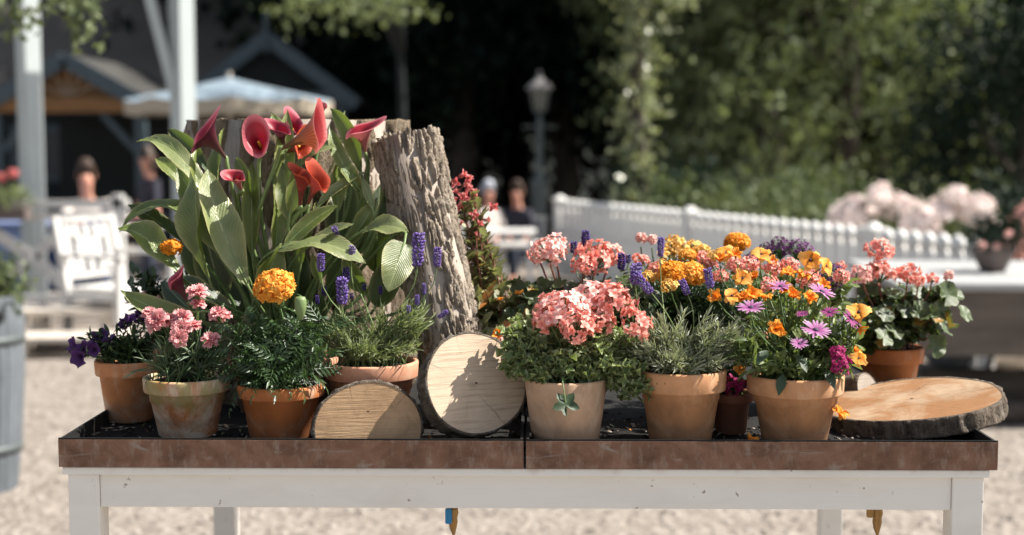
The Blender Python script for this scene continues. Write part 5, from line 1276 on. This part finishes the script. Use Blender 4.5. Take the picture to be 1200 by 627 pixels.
# ---- street lamp
YL = 17.5; g = G(632, YL); r = empty('street_lamp', g, 0, 'old fashioned grey street lamp with lantern head left of the fence', 'street lamp')
zt_, zb_ = zat(84, YL), zat(131, YL); b = MB()
b.lathe([(0, -.02), (.13, -.02), (.13, .12), (.09, .16), (.085, zat(216, YL) - .05), (.11, zat(213, YL)), (.06, zat(208, YL)), (.045, zat(200, YL)), (.038, zat(160, YL)), (.03, zb_), (0, zb_)], n=16); b.build('post', M['lamp_grey'], r)
b = MB(); zc = zat(149, YL); b.tube([(-.19, 0, zc), (.19, 0, zc)], .012, 8); b.ball((-.19, 0, zc), .022, 0, 6); b.ball((.19, 0, zc), .022, 0, 6); b.build('ladder_bar', M['lamp_grey'], r)
lan = MB(); z1, z2 = zb_, zat(104, YL)
for k in range(6):
    a = 2 * PI * k / 6; lan.bar((math.cos(a) * .075, math.sin(a) * .075, z1), (math.cos(a) * .125, math.sin(a) * .125, z2), .014, .014)
lan.lathe([(.03, z1 - .02), (.085, z1), (.08, z1 + .015), (.0, z1 + .015)], n=6)
ln = lan.build('lantern', M['lamp_grey'], r)
b = MB(); b.lathe([(.068, z1 + .016), (.118, z2 - .004)], n=6); t = NT('frosted_glass'); M['frost'] = t.finish((.28, .28, .25), .3, .5, trans=.35); b.build('glass', M['frost'], ln)
b = MB(); b.lathe([(.0, z2 + .001), (.165, z2 - .01), (.168, z2 + .008), (.11, z2 + .07), (.05, z2 + .115), (.045, z2 + .15), (.0, z2 + .155)], n=12); b.ball((0, 0, zt_ - .01), .028, 0, 6); b.build('cap', M['lamp_pale'], ln)

# ---- people
def person(loc, rz, label, pose, mats, hairm, s=1.0, group=None, long_hair=False, reach=None):
    """body as one skinned figure; shirt, trousers and hair are its children"""
    r = empty('person', loc, rz, label, 'person', group)
    sit = pose == 'sit'; hz = .46 if sit else .92
    j = {'pel': V((0, 0, hz)), 'wst': V((0, .01, hz + .17)), 'chs': V((0, .01, hz + .38)), 'nk0': V((0, .02, hz + .50)), 'nk1': V((0, 0, hz + .58)), 'hd0': V((0, -.02, hz + .66)), 'hd1': V((0, -.01, hz + .76))}
    rad = {'pel': (.15, .12), 'wst': (.125, .10), 'chs': (.15, .11), 'nk0': (.075, .065), 'nk1': (.052, .055), 'hd0': (.068, .08), 'hd1': (.072, .085)}
    ed = [('pel', 'wst'), ('wst', 'chs'), ('chs', 'nk0'), ('nk0', 'nk1'), ('nk1', 'hd0'), ('hd0', 'hd1')]
    for sd, sg in (('l', -1), ('r', 1)):
        j['sh' + sd] = V((.17 * sg, .02, hz + .45)); hand = (reach or {}).get(sd)
        if hand: e = V(((.17 * sg + hand[0]) / 2 + .05 * sg, hand[1] / 2, (hz + .45 + hand[2]) / 2 - .08)); h = V(hand)
        else: e = V((.235 * sg, -.03, hz + .20)); h = V((.20 * sg, -.24, hz + .10)) if sit else V((.25 * sg, -.08, hz - .04))
        j['el' + sd] = e; j['wr' + sd] = h; j['hn' + sd] = h + (h - e).normalized() * .09
        rad.update({'sh' + sd: (.058, .055), 'el' + sd: (.038, .038), 'wr' + sd: (.026, .024), 'hn' + sd: (.036, .018)})
        ed += [('chs', 'sh' + sd), ('sh' + sd, 'el' + sd), ('el' + sd, 'wr' + sd), ('wr' + sd, 'hn' + sd)]
        if sit: kn = V((.12 * sg, -.45, hz + .02)); an = V((.12 * sg, -.42, .09))
        else: kn = V((.10 * sg, -.02 - .08 * sg, .50)); an = V((.10 * sg, .10 * sg, .09))
        j['hp' + sd] = V((.09 * sg, 0, hz - .03)); j['kn' + sd] = kn; j['an' + sd] = an; j['to' + sd] = an + V((0, -.17, -.05))
        rad.update({'hp' + sd: (.095, .09), 'kn' + sd: (.06, .06), 'an' + sd: (.04, .04), 'to' + sd: (.04, .028)})
        ed += [('pel', 'hp' + sd), ('hp' + sd, 'kn' + sd), ('kn' + sd, 'an' + sd), ('an' + sd, 'to' + sd)]
    def skin(name, keys, k, mat, par, extra=0.0):
        ks = [q for q in j if q in keys]; me = bpy.data.meshes.new(name); idx = {q: i for i, q in enumerate(ks)}
        me.from_pydata([tuple(j[q]) for q in ks], [(idx[a], idx[c]) for a, c in ed if a in idx and c in idx], []); me.materials.append(M[mat])
        o = bpy.data.objects.new(name, me); COL.objects.link(o); o.parent = par
        md = o.modifiers.new('skin', 'SKIN'); md.use_smooth_shade = True
        for q in ks:
            sv = me.skin_vertices[0].data[idx[q]]; sv.radius = (rad[q][0] * k + extra, rad[q][1] * k + extra); sv.use_root = (q == ks[0])
        o.modifiers.new('sub', 'SUBSURF').levels = 1; o.modifiers['sub'].render_levels = 2; return o
    body = skin('body', list(j), 1, 'skin', r)
    skin('shirt', ['pel', 'wst', 'chs', 'nk0', 'shl', 'shr', 'ell', 'elr'], 1, mats[0], r, .012)
    skin('trousers', ['pel', 'hpl', 'hpr', 'knl', 'knr', 'anl', 'anr'], 1, mats[1], r, .013)
    hd = j['hd1']; b = MB()
    rows = []
    for i in range(9):
        ph = PI * .62 * i / 8; rows.append([hd + V((math.sin(ph) * math.cos(a) * .092, .018 + math.sin(ph) * math.sin(a) * .108 * (1 if math.sin(a) > -.3 else .78), math.cos(ph) * .112 + .03 + (.04 * i / 8 if math.sin(a) < -.45 else (-.05 * i / 8 if not long_hair else -.16 * i / 8)))) for a in [2 * PI * k / 18 for k in range(18)]])
    b.grid(rows, closed=True); b.build('hair', M[hairm], r)
    f = MB(); f.leaf(hd + V((0, -.088, -.01)), V((0, -.35, -1)), V((0, -1, .2)), .045, .03, 0, 2); f.ball(hd + V((0, -.093, -.045)), .013, 0, 5)
    f.build('nose', M['skin'], r)
    for sg in (-1, 1):
        e = MB(); e.ball(hd + V((sg * .03, -.079, .0)), .009, 0, 5); e.build('eye', M['dark_metal'], r)
        e = MB(); e.ball(hd + V((sg * .085, .01, -.03)), .02, 0, 5, (.4, 1, 1.4)); e.build('ear', M['skin'], r)
    e = MB(); e.ball(hd + V((0, -.085, -.083)), .015, 0, 5, (1.5, .4, .3)); e.build('mouth', M['p_red'], r)
    for sd, sg in (('l', -1), ('r', 1)):
        w_ = j['wr' + sd]; d = (j['hn' + sd] - w_).normalized(); side = V((1, 0, 0)); hb_ = MB(); palm = w_ + d * .06
        for q in range(4):
            a = palm + side * (q - 1.5) * .019 + d * .02; l = (.058, .068, .064, .05)[q]
            hb_.tube([a, a + d * l * .5 + V((0, 0, -.006)), a + d * l + V((0, 0, -.025))], [.009, .0082, .006], 6)
        a = palm - side * sg * .03 - d * .02; hb_.tube([a, a - side * sg * .022 + d * .02, a - side * sg * .026 + d * .045], [.010, .009, .007], 6)
        hb_.build('fingers', M['skin'], r)
    r.scale = (s, s, s); return r
def simple_chair(loc, rz, label, mat='old_white', seat=.44, group='garden seats around the terrace tables', low=False):
    r = empty('garden_chair', loc, rz, label, 'chair', group); w = .25
    b = MB(); b.box((0, 0, seat - .02), (.5, .46, .035), bev=.01); b.build('seat', M[mat], r)
    b = MB()
    for x in (-.2, -.07, .07, .2): b.bar((x, .22, seat), (x, .30, seat + .42), .045, .02)
    b.bar((-.25, .30, seat + .43), (.25, .30, seat + .43), .05, .03); b.build('backrest', M[mat], r)
    for x in (-.22, .22):
        for y in (-.2, .2):
            b = MB(); b.bar((x, y, 0), (x, y, seat - .038), .04, .04); b.build('leg', M[mat], r)
    return r

# ---- left side: posts, railing, armchair, planter
def roofpost(px0, px1, Y, lab, brace=None):
    g = G((px0 + px1) / 2, Y); r = empty('porch_post', g, R(-40), lab, 'post', 'white porch posts of the terrace')
    w = .15; b = MB(); b.box((0, 0, 1.7), (w, w, 3.4), bev=.008); b.build('post_shaft', M['post_white'], r)
    b = MB(); b.box((0, 0, .10), (w + .04, w + .04, .2), bev=.01); b.build('post_foot', M['post_white'], r)
    if brace: b = MB(); b.bar((brace[0], brace[1], 3.1), (-.04, -.05, zat(112, Y)), .10, .08); b.build('brace', M['post_white'], r)
roofpost(22, 58, 11.8, 'white porch post at the far left, rising from the railing')
roofpost(203, 233, 11.8, 'white porch post with a slanted brace, behind the calla lilies', (-.22, -.28))
YR = 11.3
def bar_px(b, a, c, Y, w, d=.04): b.bar(P(a[0], a[1], Y), P(c[0], c[1], Y), w, d, up=(0, 1, 0))
x0p, x1p = -60, 150
r = empty('white_railing', G(40, YR), 0, 'white wooden railing with crossed braces behind the white armchair', 'railing'); o_ = V(r.location)
for (yy, wv) in ((238, .08), (252, .06)):
    b = MB(); b.bar(P(x0p, yy + 3, YR), P(x1p, yy, YR), .06, wv, up=(0, 1, 0)) ; b.build('rail', M['old_white'], r, o_)
b = MB(); b.bar(P(x0p, 350, YR), P(x1p, 350, YR), .06, .07, up=(0, 1, 0)); b.build('rail', M['old_white'], r, o_)
for px in (-55, 140):
    p = G(px, YR); b = MB(); b.box((p.x, p.y, .53), (.08, .08, 1.06), bev=.005); b.build('post', M['old_white'], r, o_)
for (cx) in (38,):
    for (dx, dy) in ((-58, -36), (48, -42), (-46, 46), (46, 46)):
        b = MB(); bar_px(b, (cx + dx * .0 + (3 if dx > 0 else -3), 300), (cx + dx, 300 + dy), YR - .01 * (1 if dx > 0 else -1), .085, .035); b.build('cross_brace', M['old_white'], r, o_)
# blue covered table beyond the railing
g = G(45, 12.6); r = empty('covered_table', g, .15, 'table under a deep blue cloth seen through the railing', 'table')
b = MB(); b.box((0, 0, .755), (1.15, .8, .012), bev=.003)
rows = []
pth = [V((math.copysign(min(1, abs(math.cos(a)) * 1.5), math.cos(a)) * .58, math.copysign(min(1, abs(math.sin(a)) * 1.5), math.sin(a)) * .405, 0)) for a in [2 * PI * k / 80 for k in range(80)]]
for i in range(7): rows.append([V((p.x * (1 + .03 * i / 6 * math.sin(k * .9)), p.y * (1 + .06 * i / 6 * math.sin(k * .7)), .757 - .58 * i / 6)) for k, p in enumerate(pth)])
b.grid(rows, closed=True); b.build('cloth', M['cloth_blue'], r)
b = MB(); b.box((-.1, -.02, .772), (.5, .86, .02), bev=.004); b.box((-.1, -.442, .62), (.5, .01, .32), bev=.003); b.build('runner', M['cloth_pale_blue'], r)
for x in (-.5, .5):
    for y in (-.32, .32): b = MB(); b.box((x, y, .37), (.05, .05, .74)); b.build('leg', M['table_wood'], r)
# flower box hung on the railing
g = P(10, 250, YR - .14); r = empty('flower_box', g, 0, 'brown flower box with red blooms hanging on the railing at left edge', 'flower box')
b = MB(); b.box((-.06, 0, .0), (.44, .14, .10), bev=.01); b.build('box', M['pot_brown'], r)
make_obj(crown_mesh('foliage', 'tree_leaf_lit', [(-.05, 0, .13, .21, .10, .09)], 800, .035, 5, .5), 'foliage', r)
tm = umbel(90, .035, 24, ('p_red',), fr=.02)
for (x, y) in ((2, 209), (15, 204), (-12, 212)): put(tm, 'flower_head', r, P(x, y, YR - .14) - V(g), (0, -.5, 1), 1.1)
# white armchair
gx_ = G(140, 10.3); r = empty('garden_armchair', gx_, R(63), 'white wooden armchair with pierced back in front of the railing', 'chair')
Wc, Dc, Sh = .56, .50, .42
for x in (-Wc / 2, Wc / 2):
    b = MB(); b.bar((x, -Dc / 2, 0), (x, -Dc / 2, .645), .05, .05, bev=.004); b.build('leg', M['old_white'], r)
    b = MB(); b.bar((x, Dc / 2, 0), (x, Dc / 2 - .01, Sh), .05, .05); b.bar((x, Dc / 2 - .01, Sh), (x, Dc / 2 + .10, .93), .05, .045); b.build('leg', M['old_white'], r)
    b = MB(); b.bar((x, -Dc / 2 - .05, .66), (x, Dc / 2 + .02, .66), .065, .03, bev=.008); b.build('armrest', M['old_white'], r)
b = MB()
for k in range(7): b.box((0, -Dc / 2 + .04 + k * .068, Sh), (Wc - .052, .058, .022), bev=.004)
b.build('seat', M['old_white'], r)
b = MB(); b.box((0, -Dc / 2, Sh - .045), (Wc - .052, .025, .06)); b.box((0, Dc / 2 - .02, Sh - .045), (Wc - .052, .025, .06))
for s_ in (-1, 1): b.box((s_ * Wc / 2, 0, Sh - .045), (.025, Dc - .09, .06))
b.build('seat_frame', M['old_white'], r)
b = MB(); b.bar((-Wc / 2 + .026, Dc / 2 + .10, .91), (Wc / 2 - .026, Dc / 2 + .10, .91), .03, .08, up=(0, 1, 0)); b.bar((-Wc / 2 + .026, Dc / 2 + .01, .50), (Wc / 2 - .026, Dc / 2 + .01, .50), .03, .05, up=(0, 1, 0))
for k in range(5): x = -.2 + .1 * k; b.bar((x, Dc / 2 + .012, .52), (x, Dc / 2 + .09, .88), .045, .018)
b.bar((-.2, Dc / 2 + .005, .54), (.2, Dc / 2 + .075, .86), .045, .02, up=(0, 1, 0)); b.bar((.2, Dc / 2 + .003, .54), (-.2, Dc / 2 + .073, .86), .045, .02, up=(0, 1, 0))
b.build('backrest', M['old_white'], r)
# wooden step / low bench left of the armchair
r = empty('wooden_step', G(45, 10.2), R(6), 'low pale timber step in front of the railing at left', 'step')
b = MB()
for k in range(3): b.box((0, -.22 + k * .2, .27), (1.15, .18, .04), bev=.005)
b.build('upper_tread', M['pale_timber'], r)
b = MB()
for k in range(2): b.box((.08, -.62 + k * .19, .13), (1.25, .17, .035), bev=.005)
b.build('lower_tread', M['pale_timber'], r)
for x in (-.5, 0, .5): b = MB(); b.box((x, -.03, .124), (.05, .5, .248)); b.box((x, -.36, .055), (.05, .64, .11)); b.build('bearer', M['pale_timber'], r)
# big planter at the left edge
YP = 5.9; g = G(-38, YP); r = empty('planter_tub', g, 0, 'large grey weathered planter tub with plants at the left edge of view', 'planter')
rr_ = (P(24, 350, YP).x - g.x); zr_ = zat(347, YP); b = MB()
n_ = 26; rows = []
for (q, z) in ((.80, 0), (.9, zr_ * .25), (.99, zr_ * .6), (1.0, zr_ * .85), (.96, zr_), (.88, zr_), (.88, zr_ * .8), (.0, zr_ * .8)):
    rows.append([V((math.cos(a) * rr_ * q * (1 if k % 4 else .975), math.sin(a) * rr_ * q * (1 if k % 4 else .975), z)) for k, a in enumerate([2 * PI * k / 104 for k in range(104)])])
b.grid(rows, closed=True, smooth=False); b.build('tub', M['planter_grey'], r)
for z in (zr_ * .22, zr_ * .78):
    b = MB(); q = .895 if z < zr_ * .5 else 1.004; b.lathe([(rr_ * q, z - .018), (rr_ * (q + .012), z - .018), (rr_ * (q + .02), z + .018), (rr_ * q, z + .018)], n=60); b.build('hoop', M['lamp_grey'], r)
b = MB(); b.box((rr_ * .83, -rr_ * .58, zat(368, YP)), (.03, .03, .035), bev=.004); b.build('bolt', M['dark_metal'], r)
make_obj(crown_mesh('foliage', 'tree_leaf_mid', [(0, 0, zr_ * 1.02, rr_ * .92, rr_ * .9, .09), (rr_ * .4, 0, zr_ + .08, .1, .1, .09)], 1500, .04, 6, .5), 'foliage', r)
# people on the terrace
simple_chair(G(103, 13.1) + V((0, 0, 0)), R(15), 'white garden chair of the person in the rust coloured top')
person(G(103, 13.0), R(15), 'seated person in pale shirt with reddish face behind the white railing', 'sit', ('shirt_white', 'trousers'), 'hair_brown', .98, 'people on the terrace', reach={'r': (.42, -.28, .82), 'l': (-.1, -.38, .78)})
person(G(176, 13.4), R(-50), 'standing long haired person in dark clothes beside the brace of the porch post', 'stand', ('shirt_dark', 'trousers'), 'hair_brown', .80, 'people on the terrace', long_hair=True)
g = G(140, 12.35); r = empty('terrace_table', g, 0, 'small white round table before the seated terrace guest', 'table')
b = MB(); b.lathe([(0, .70), (.36, .70), (.37, .72), (.36, .735), (0, .735)], n=32); b.build('tabletop', M['old_white'], r)
b = MB(); b.lathe([(0, 0), (.22, 0), (.2, .03), (.03, .06), (.03, .699), (0, .699)], n=16); b.build('pedestal', M['old_white'], r)
# far guests left of the lamp
simple_chair(G(572, 15.2), R(30), 'low white seat of the far guest with grey hair', seat=.22)
simple_chair(G(606, 15.4), R(-20), 'low white seat of the far guest beside the lamp', seat=.22)
person(G(572, 15.1) + V((0, 0, -.0)), R(30), 'far seated person with grey hair and white top left of the lamp', 'sit', ('shirt_white', 'trousers'), 'hair_grey', .80, 'people at the far tables')
person(G(606, 15.2), R(-20), 'far seated dark dressed person with brown hair next to the lamp', 'sit', ('shirt_dark', 'trousers'), 'hair_brown', .80, 'people at the far tables')
def far_table(px, Y, w, h, lab):
    g = G(px, Y); r = empty('garden_table', g, 0, lab, 'table', 'white tables at the far seats'); b = MB(); b.box((0, 0, h), (w, .6, .04), bev=.01); b.build('tabletop', M['old_white'], r)
    for x in (-w / 2 + .05, w / 2 - .05):
        for y in (-.25, .25): b = MB(); b.box((x, y, (h - .021) / 2), (.05, .05, h - .021)); b.build('leg', M['old_white'], r)
far_table(590, 13.6, .62, .62, 'white garden table in front of the far grey haired guest')
far_table(612, 14.2, .5, .46, 'low white garden table near the foot of the lamp')

# ---- pavilions and the parasol
def gable(px, pya, hw_px, pye, Y, depth, name, label, fan=False, finial=False, wallm='dark_wall'):
    c = G(px, Y); za = zat(pya, Y); ze = zat(pye, Y); hw = hw_px * Y / FPX
    r = empty(name, c, 0, label, 'building', 'dark timber pavilions at the back left')
    b = MB(); b.add([V((-hw * .9, .05, ze)), V((hw * .9, .05, ze)), V((0, .05, za - .12))], [(0, 1, 2)], smooth=False)
    b.add([V((-hw * .9, .10, ze)), V((hw * .9, .10, ze)), V((0, .10, za - .12))], [(2, 1, 0)], smooth=False)
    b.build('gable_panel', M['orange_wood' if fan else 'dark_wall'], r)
    b = MB()
    for s_ in (-1, 1):
        u = V((s_ * hw * 1.12, 0, ze - (za - ze) * .12)); n = 2
        b.add([V((0, -.12, za)), u + V((0, -.12, 0)), u + V((0, depth, 0)), V((0, depth, za)), V((0, -.12, za - .07)), u + V((0, -.12, -.07)), u + V((0, depth, -.07)), V((0, depth, za - .07))],
              [(0, 1, 2, 3), (7, 6, 5, 4), (0, 4, 5, 1), (1, 5, 6, 2), (2, 6, 7, 3)] if s_ > 0 else [(3, 2, 1, 0), (4, 5, 6, 7), (1, 5, 4, 0), (2, 6, 5, 1), (3, 7, 6, 2)], smooth=False)
    b.build('roof', M['slate'], r)
    b = MB()
    for s_ in (-1, 1): b.bar((0, -.15, za - .08), (s_ * hw * 1.13, -.15, ze - (za - ze) * .13 - .08), .20, .04, up=(0, 1, 0)) 
    b.build('barge_board', M['blue_grey'], r)
    b = MB(); b.box((0, -.06, ze - .09), (hw * 1.9, .14, .19), bev=.01); b.build('tie_beam', M['orange_wood' if fan else 'blue_grey'], r)
    if fan:
        b = MB()
        for k in range(5):
            a = R(25 + 32 * k); l = .62 * (za - ze); b.bar((0, .02, ze + .02), (math.cos(a) * l * 1.1, .02, ze + .02 + math.sin(a) * l), .03, .05, up=(0, 1, 0))
        b.lathe([(0, .0), (.1, .0)], (0, 0, ze), 8); b.build('fan_ornament', M['fan_wood'], r)
    if finial: b = MB(); b.bar((0, -.16, za - .30), (0, -.16, zat(14, Y)), .12, .06, bev=.01); b.build('finial', M['blue_grey'], r)
    for x in (-hw * .92, hw * .92):
        b = MB(); b.box((x, .0, (ze - .19) / 2), (.14, .14, ze - .19), bev=.01); b.build('post', M['blue_grey'], r)
        for (s_) in (1,): bb = MB(); bb.bar((x, .0, ze - .75), (x - math.copysign(.5, x), .0, ze - .2), .08, .06, up=(0, 1, 0)); bb.build('bracket', M['blue_grey'], r)
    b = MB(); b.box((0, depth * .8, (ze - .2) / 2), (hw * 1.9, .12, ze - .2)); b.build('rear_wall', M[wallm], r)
    return r
gable(85, 62, 92, 115, 18.5, 3.2, 'timber_pavilion', 'pavilion with orange fan gable and orange beam, behind the left porch post', fan=True)
gable(318, 38, 92, 108, 21.5, 3.5, 'timber_pavilion', 'dark pavilion with pointed finial on its gable behind the pale parasol', finial=True)
# main dark building behind both
c = G(120, 25.5); r = empty('timber_hall', c, 0, 'long dark building with grey dappled roof behind the pavilions', 'building')
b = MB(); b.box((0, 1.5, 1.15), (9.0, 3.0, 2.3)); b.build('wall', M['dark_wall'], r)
b = MB(); b.add([V((-4.8, -.4, 2.2)), V((4.8, -.4, 2.2)), V((4.8, 1.6, 4.4)), V((-4.8, 1.6, 4.4)), V((4.8, 3.6, 2.2)), V((-4.8, 3.6, 2.2))], [(0, 1, 2, 3), (3, 2, 4, 5)], smooth=False); o = b.build('roof', M['hall_roof'], r)
for k in range(4):
    x = -3.3 + 2.2 * k; b = MB(); b.box((x, -.012, 1.3), (1.0, .02, 1.0)); w_ = b.build('window', M['blue_grey'], r); b = MB(); b.box((x, -.026, 1.3), (.84, .006, .84)); b.build('pane', M['dark_metal'], w_)
# parasol
Yp = 17.0; g = G(272, Yp); r = empty('garden_parasol', g, R(12), 'large pale blue parasol with drooping valance in front of the finial gable', 'parasol')
za, ze = zat(90, Yp), zat(117, Yp); rad_ = 120 * Yp / FPX; b = MB(); rows = []
for i in range(9):
    t = i / 8; rows.append([V((math.cos(a) * rad_ * t * (1 - .05 * t * abs(math.sin(4 * a))), math.sin(a) * rad_ * t * (1 - .05 * t * abs(math.sin(4 * a))), za + (ze - za) * t ** .9 - .04 * t * abs(math.sin(4 * a)))) for a in [2 * PI * k / 64 for k in range(64)]])
b.grid(rows, closed=True, smooth=True); b.build('canopy', M['parasol'], r)
b = MB(); last = rows[-1]; b.grid([[p + V((0, 0, -.002)) for p in last], [p * .995 + V((0, 0, -.15 - .02 * (k % 8 == 0))) for k, p in enumerate(last)]], closed=True); b.build('valance', M['parasol_under'], r)
b = MB(); b.tube([(0, 0, 0), (0, 0, za + .06)], .03, 10); b.lathe([(0, 0), (.3, 0), (.3, .06), (.05, .1), (0, .1)], n=20); b.build('pole', M['pale_timber'], r)
b = MB()
for k in range(8): a = PI / 4 * k; b.bar((0, 0, za - .05), (math.cos(a) * rad_ * .97, math.sin(a) * rad_ * .97, ze - .03), .018, .025)
b.build('ribs', M['pale_timber'], r)

# ---- right side: long table with white top, plant on it, stones and logs below
Yt = 7.3; zt_ = .74; xl = P(1062, 325, Yt).x; W_ = 1.7; D_ = 1.5
r = empty('long_side_table', (xl + W_ / 2, Yt + D_ / 2, 0), R(-3), 'brown sided table with white top at the right, carrying a dark potted plant', 'table')
b = MB(); b.box((0, 0, zt_ - .02), (W_, D_, .04), bev=.008); b.build('tabletop', M['side_white'], r)
pz0, pz1 = .36, zt_ - .041
b = MB()
b.box((0, -D_ / 2 + .04, (pz0 + pz1) / 2), (W_ - .06, .03, pz1 - pz0)); b.box((0, D_ / 2 - .04, (pz0 + pz1) / 2), (W_ - .06, .03, pz1 - pz0))
for s_ in (-1, 1): b.box((s_ * (W_ / 2 - .045), 0, (pz0 + pz1) / 2), (.03, D_ - .115, pz1 - pz0))
b.build('side_panel', M['table_wood'], r)
for x in (-W_ / 2 + .12, W_ / 2 - .12, 0):
    for y in (-D_ / 2 + .12, D_ / 2 - .12):
        b = MB(); b.tube([(x, y, pz1 - .02), (x + .02, y, .2), (x - .03, y, .0)], .018, 8); b.build('leg', M['dark_metal'], r)
g = PZ(1163, 318, zt_ + .002); r = empty('potted_plant', g, 0, 'round brown pot with dark and purple foliage standing on the right table', 'potted plant')
pr_ = 22 * g.y / FPX; b = MB(); b.lathe([(0, 0), (pr_ * .62, 0), (pr_ * .95, pr_ * .7), (pr_ * 1.08, pr_ * 1.15), (pr_ * 1.12, pr_ * 1.3), (pr_, pr_ * 1.3), (pr_ * .95, pr_ * 1.1), (0, pr_ * 1.1)], n=32); b.build('pot', M['pot_brown'], r)
make_obj(crown_mesh('foliage', 'tree_leaf_dark', [(0, 0, pr_ * 2.0, pr_ * 1.5, pr_ * 1.3, pr_ * .95), (pr_ * .9, 0, pr_ * 2.2, pr_ * .8, pr_, pr_ * .8)], 1400, .03, 15, .5), 'foliage', r)
tm = umbel(95, .03, 20, ('p_bud',), fr=.022)
for (x, y, s_) in ((1150, 288, .7), (1168, 289, .6), (1182, 275, .7)): put(tm, 'flower_head', r, P(x, y, g.y - .12) - V(g), (0, -.6, 1), s_)
# logs and stones lying under and beside the table
rg = random.Random(44)
for i, (px, Y, rr, L, lab) in enumerate(((1175, 8.0, .09, .9, 'thick grey log lying under the right table'), (1185, 7.4, .06, .8, 'thin grey log lying in front of the right table legs'), (1100, 8.3, .07, .8, 'grey log lying under the left end of the right table'))):
    g = G(px, Y); b = MB(); b.tube([V((-L / 2 + L * k / 10, .02 * math.sin(k), rr + .004 * math.sin(k * 2))) for k in range(11)], [rr * (1 + .06 * math.sin(k * 1.7)) for k in range(11)], 14)
    o = b.build('fallen_log', M['trunk' if i else 'table_wood']); o.location = g; o.rotation_euler = (0, 0, R((-8, 12, 5)[i])); tag(o, lab, 'log', 'logs under the right table')
for i, (px, Y, rr, lab) in enumerate(((1120, 9.2, .17, 'rounded grey boulder under the table, nearest the geranium'), (1152, 9.4, .15, 'pale boulder under the table, middle of three'), (1188, 9.2, .17, 'pale boulder under the table at the right edge'))):
    g = G(px, Y); b = MB(); b.ball((0, 0, rr * .8), rr, 0, 12, (1.2, 1, .85)); b.v = [p * (1 + .18 * noise.noise(p * 7 + V((i, 0, 0)))) for p in b.v]
    o = b.build('boulder', M['pale_timber' if i else 'planter_grey']); o.location = g; tag(o, lab, 'boulder', 'boulders under the right table')
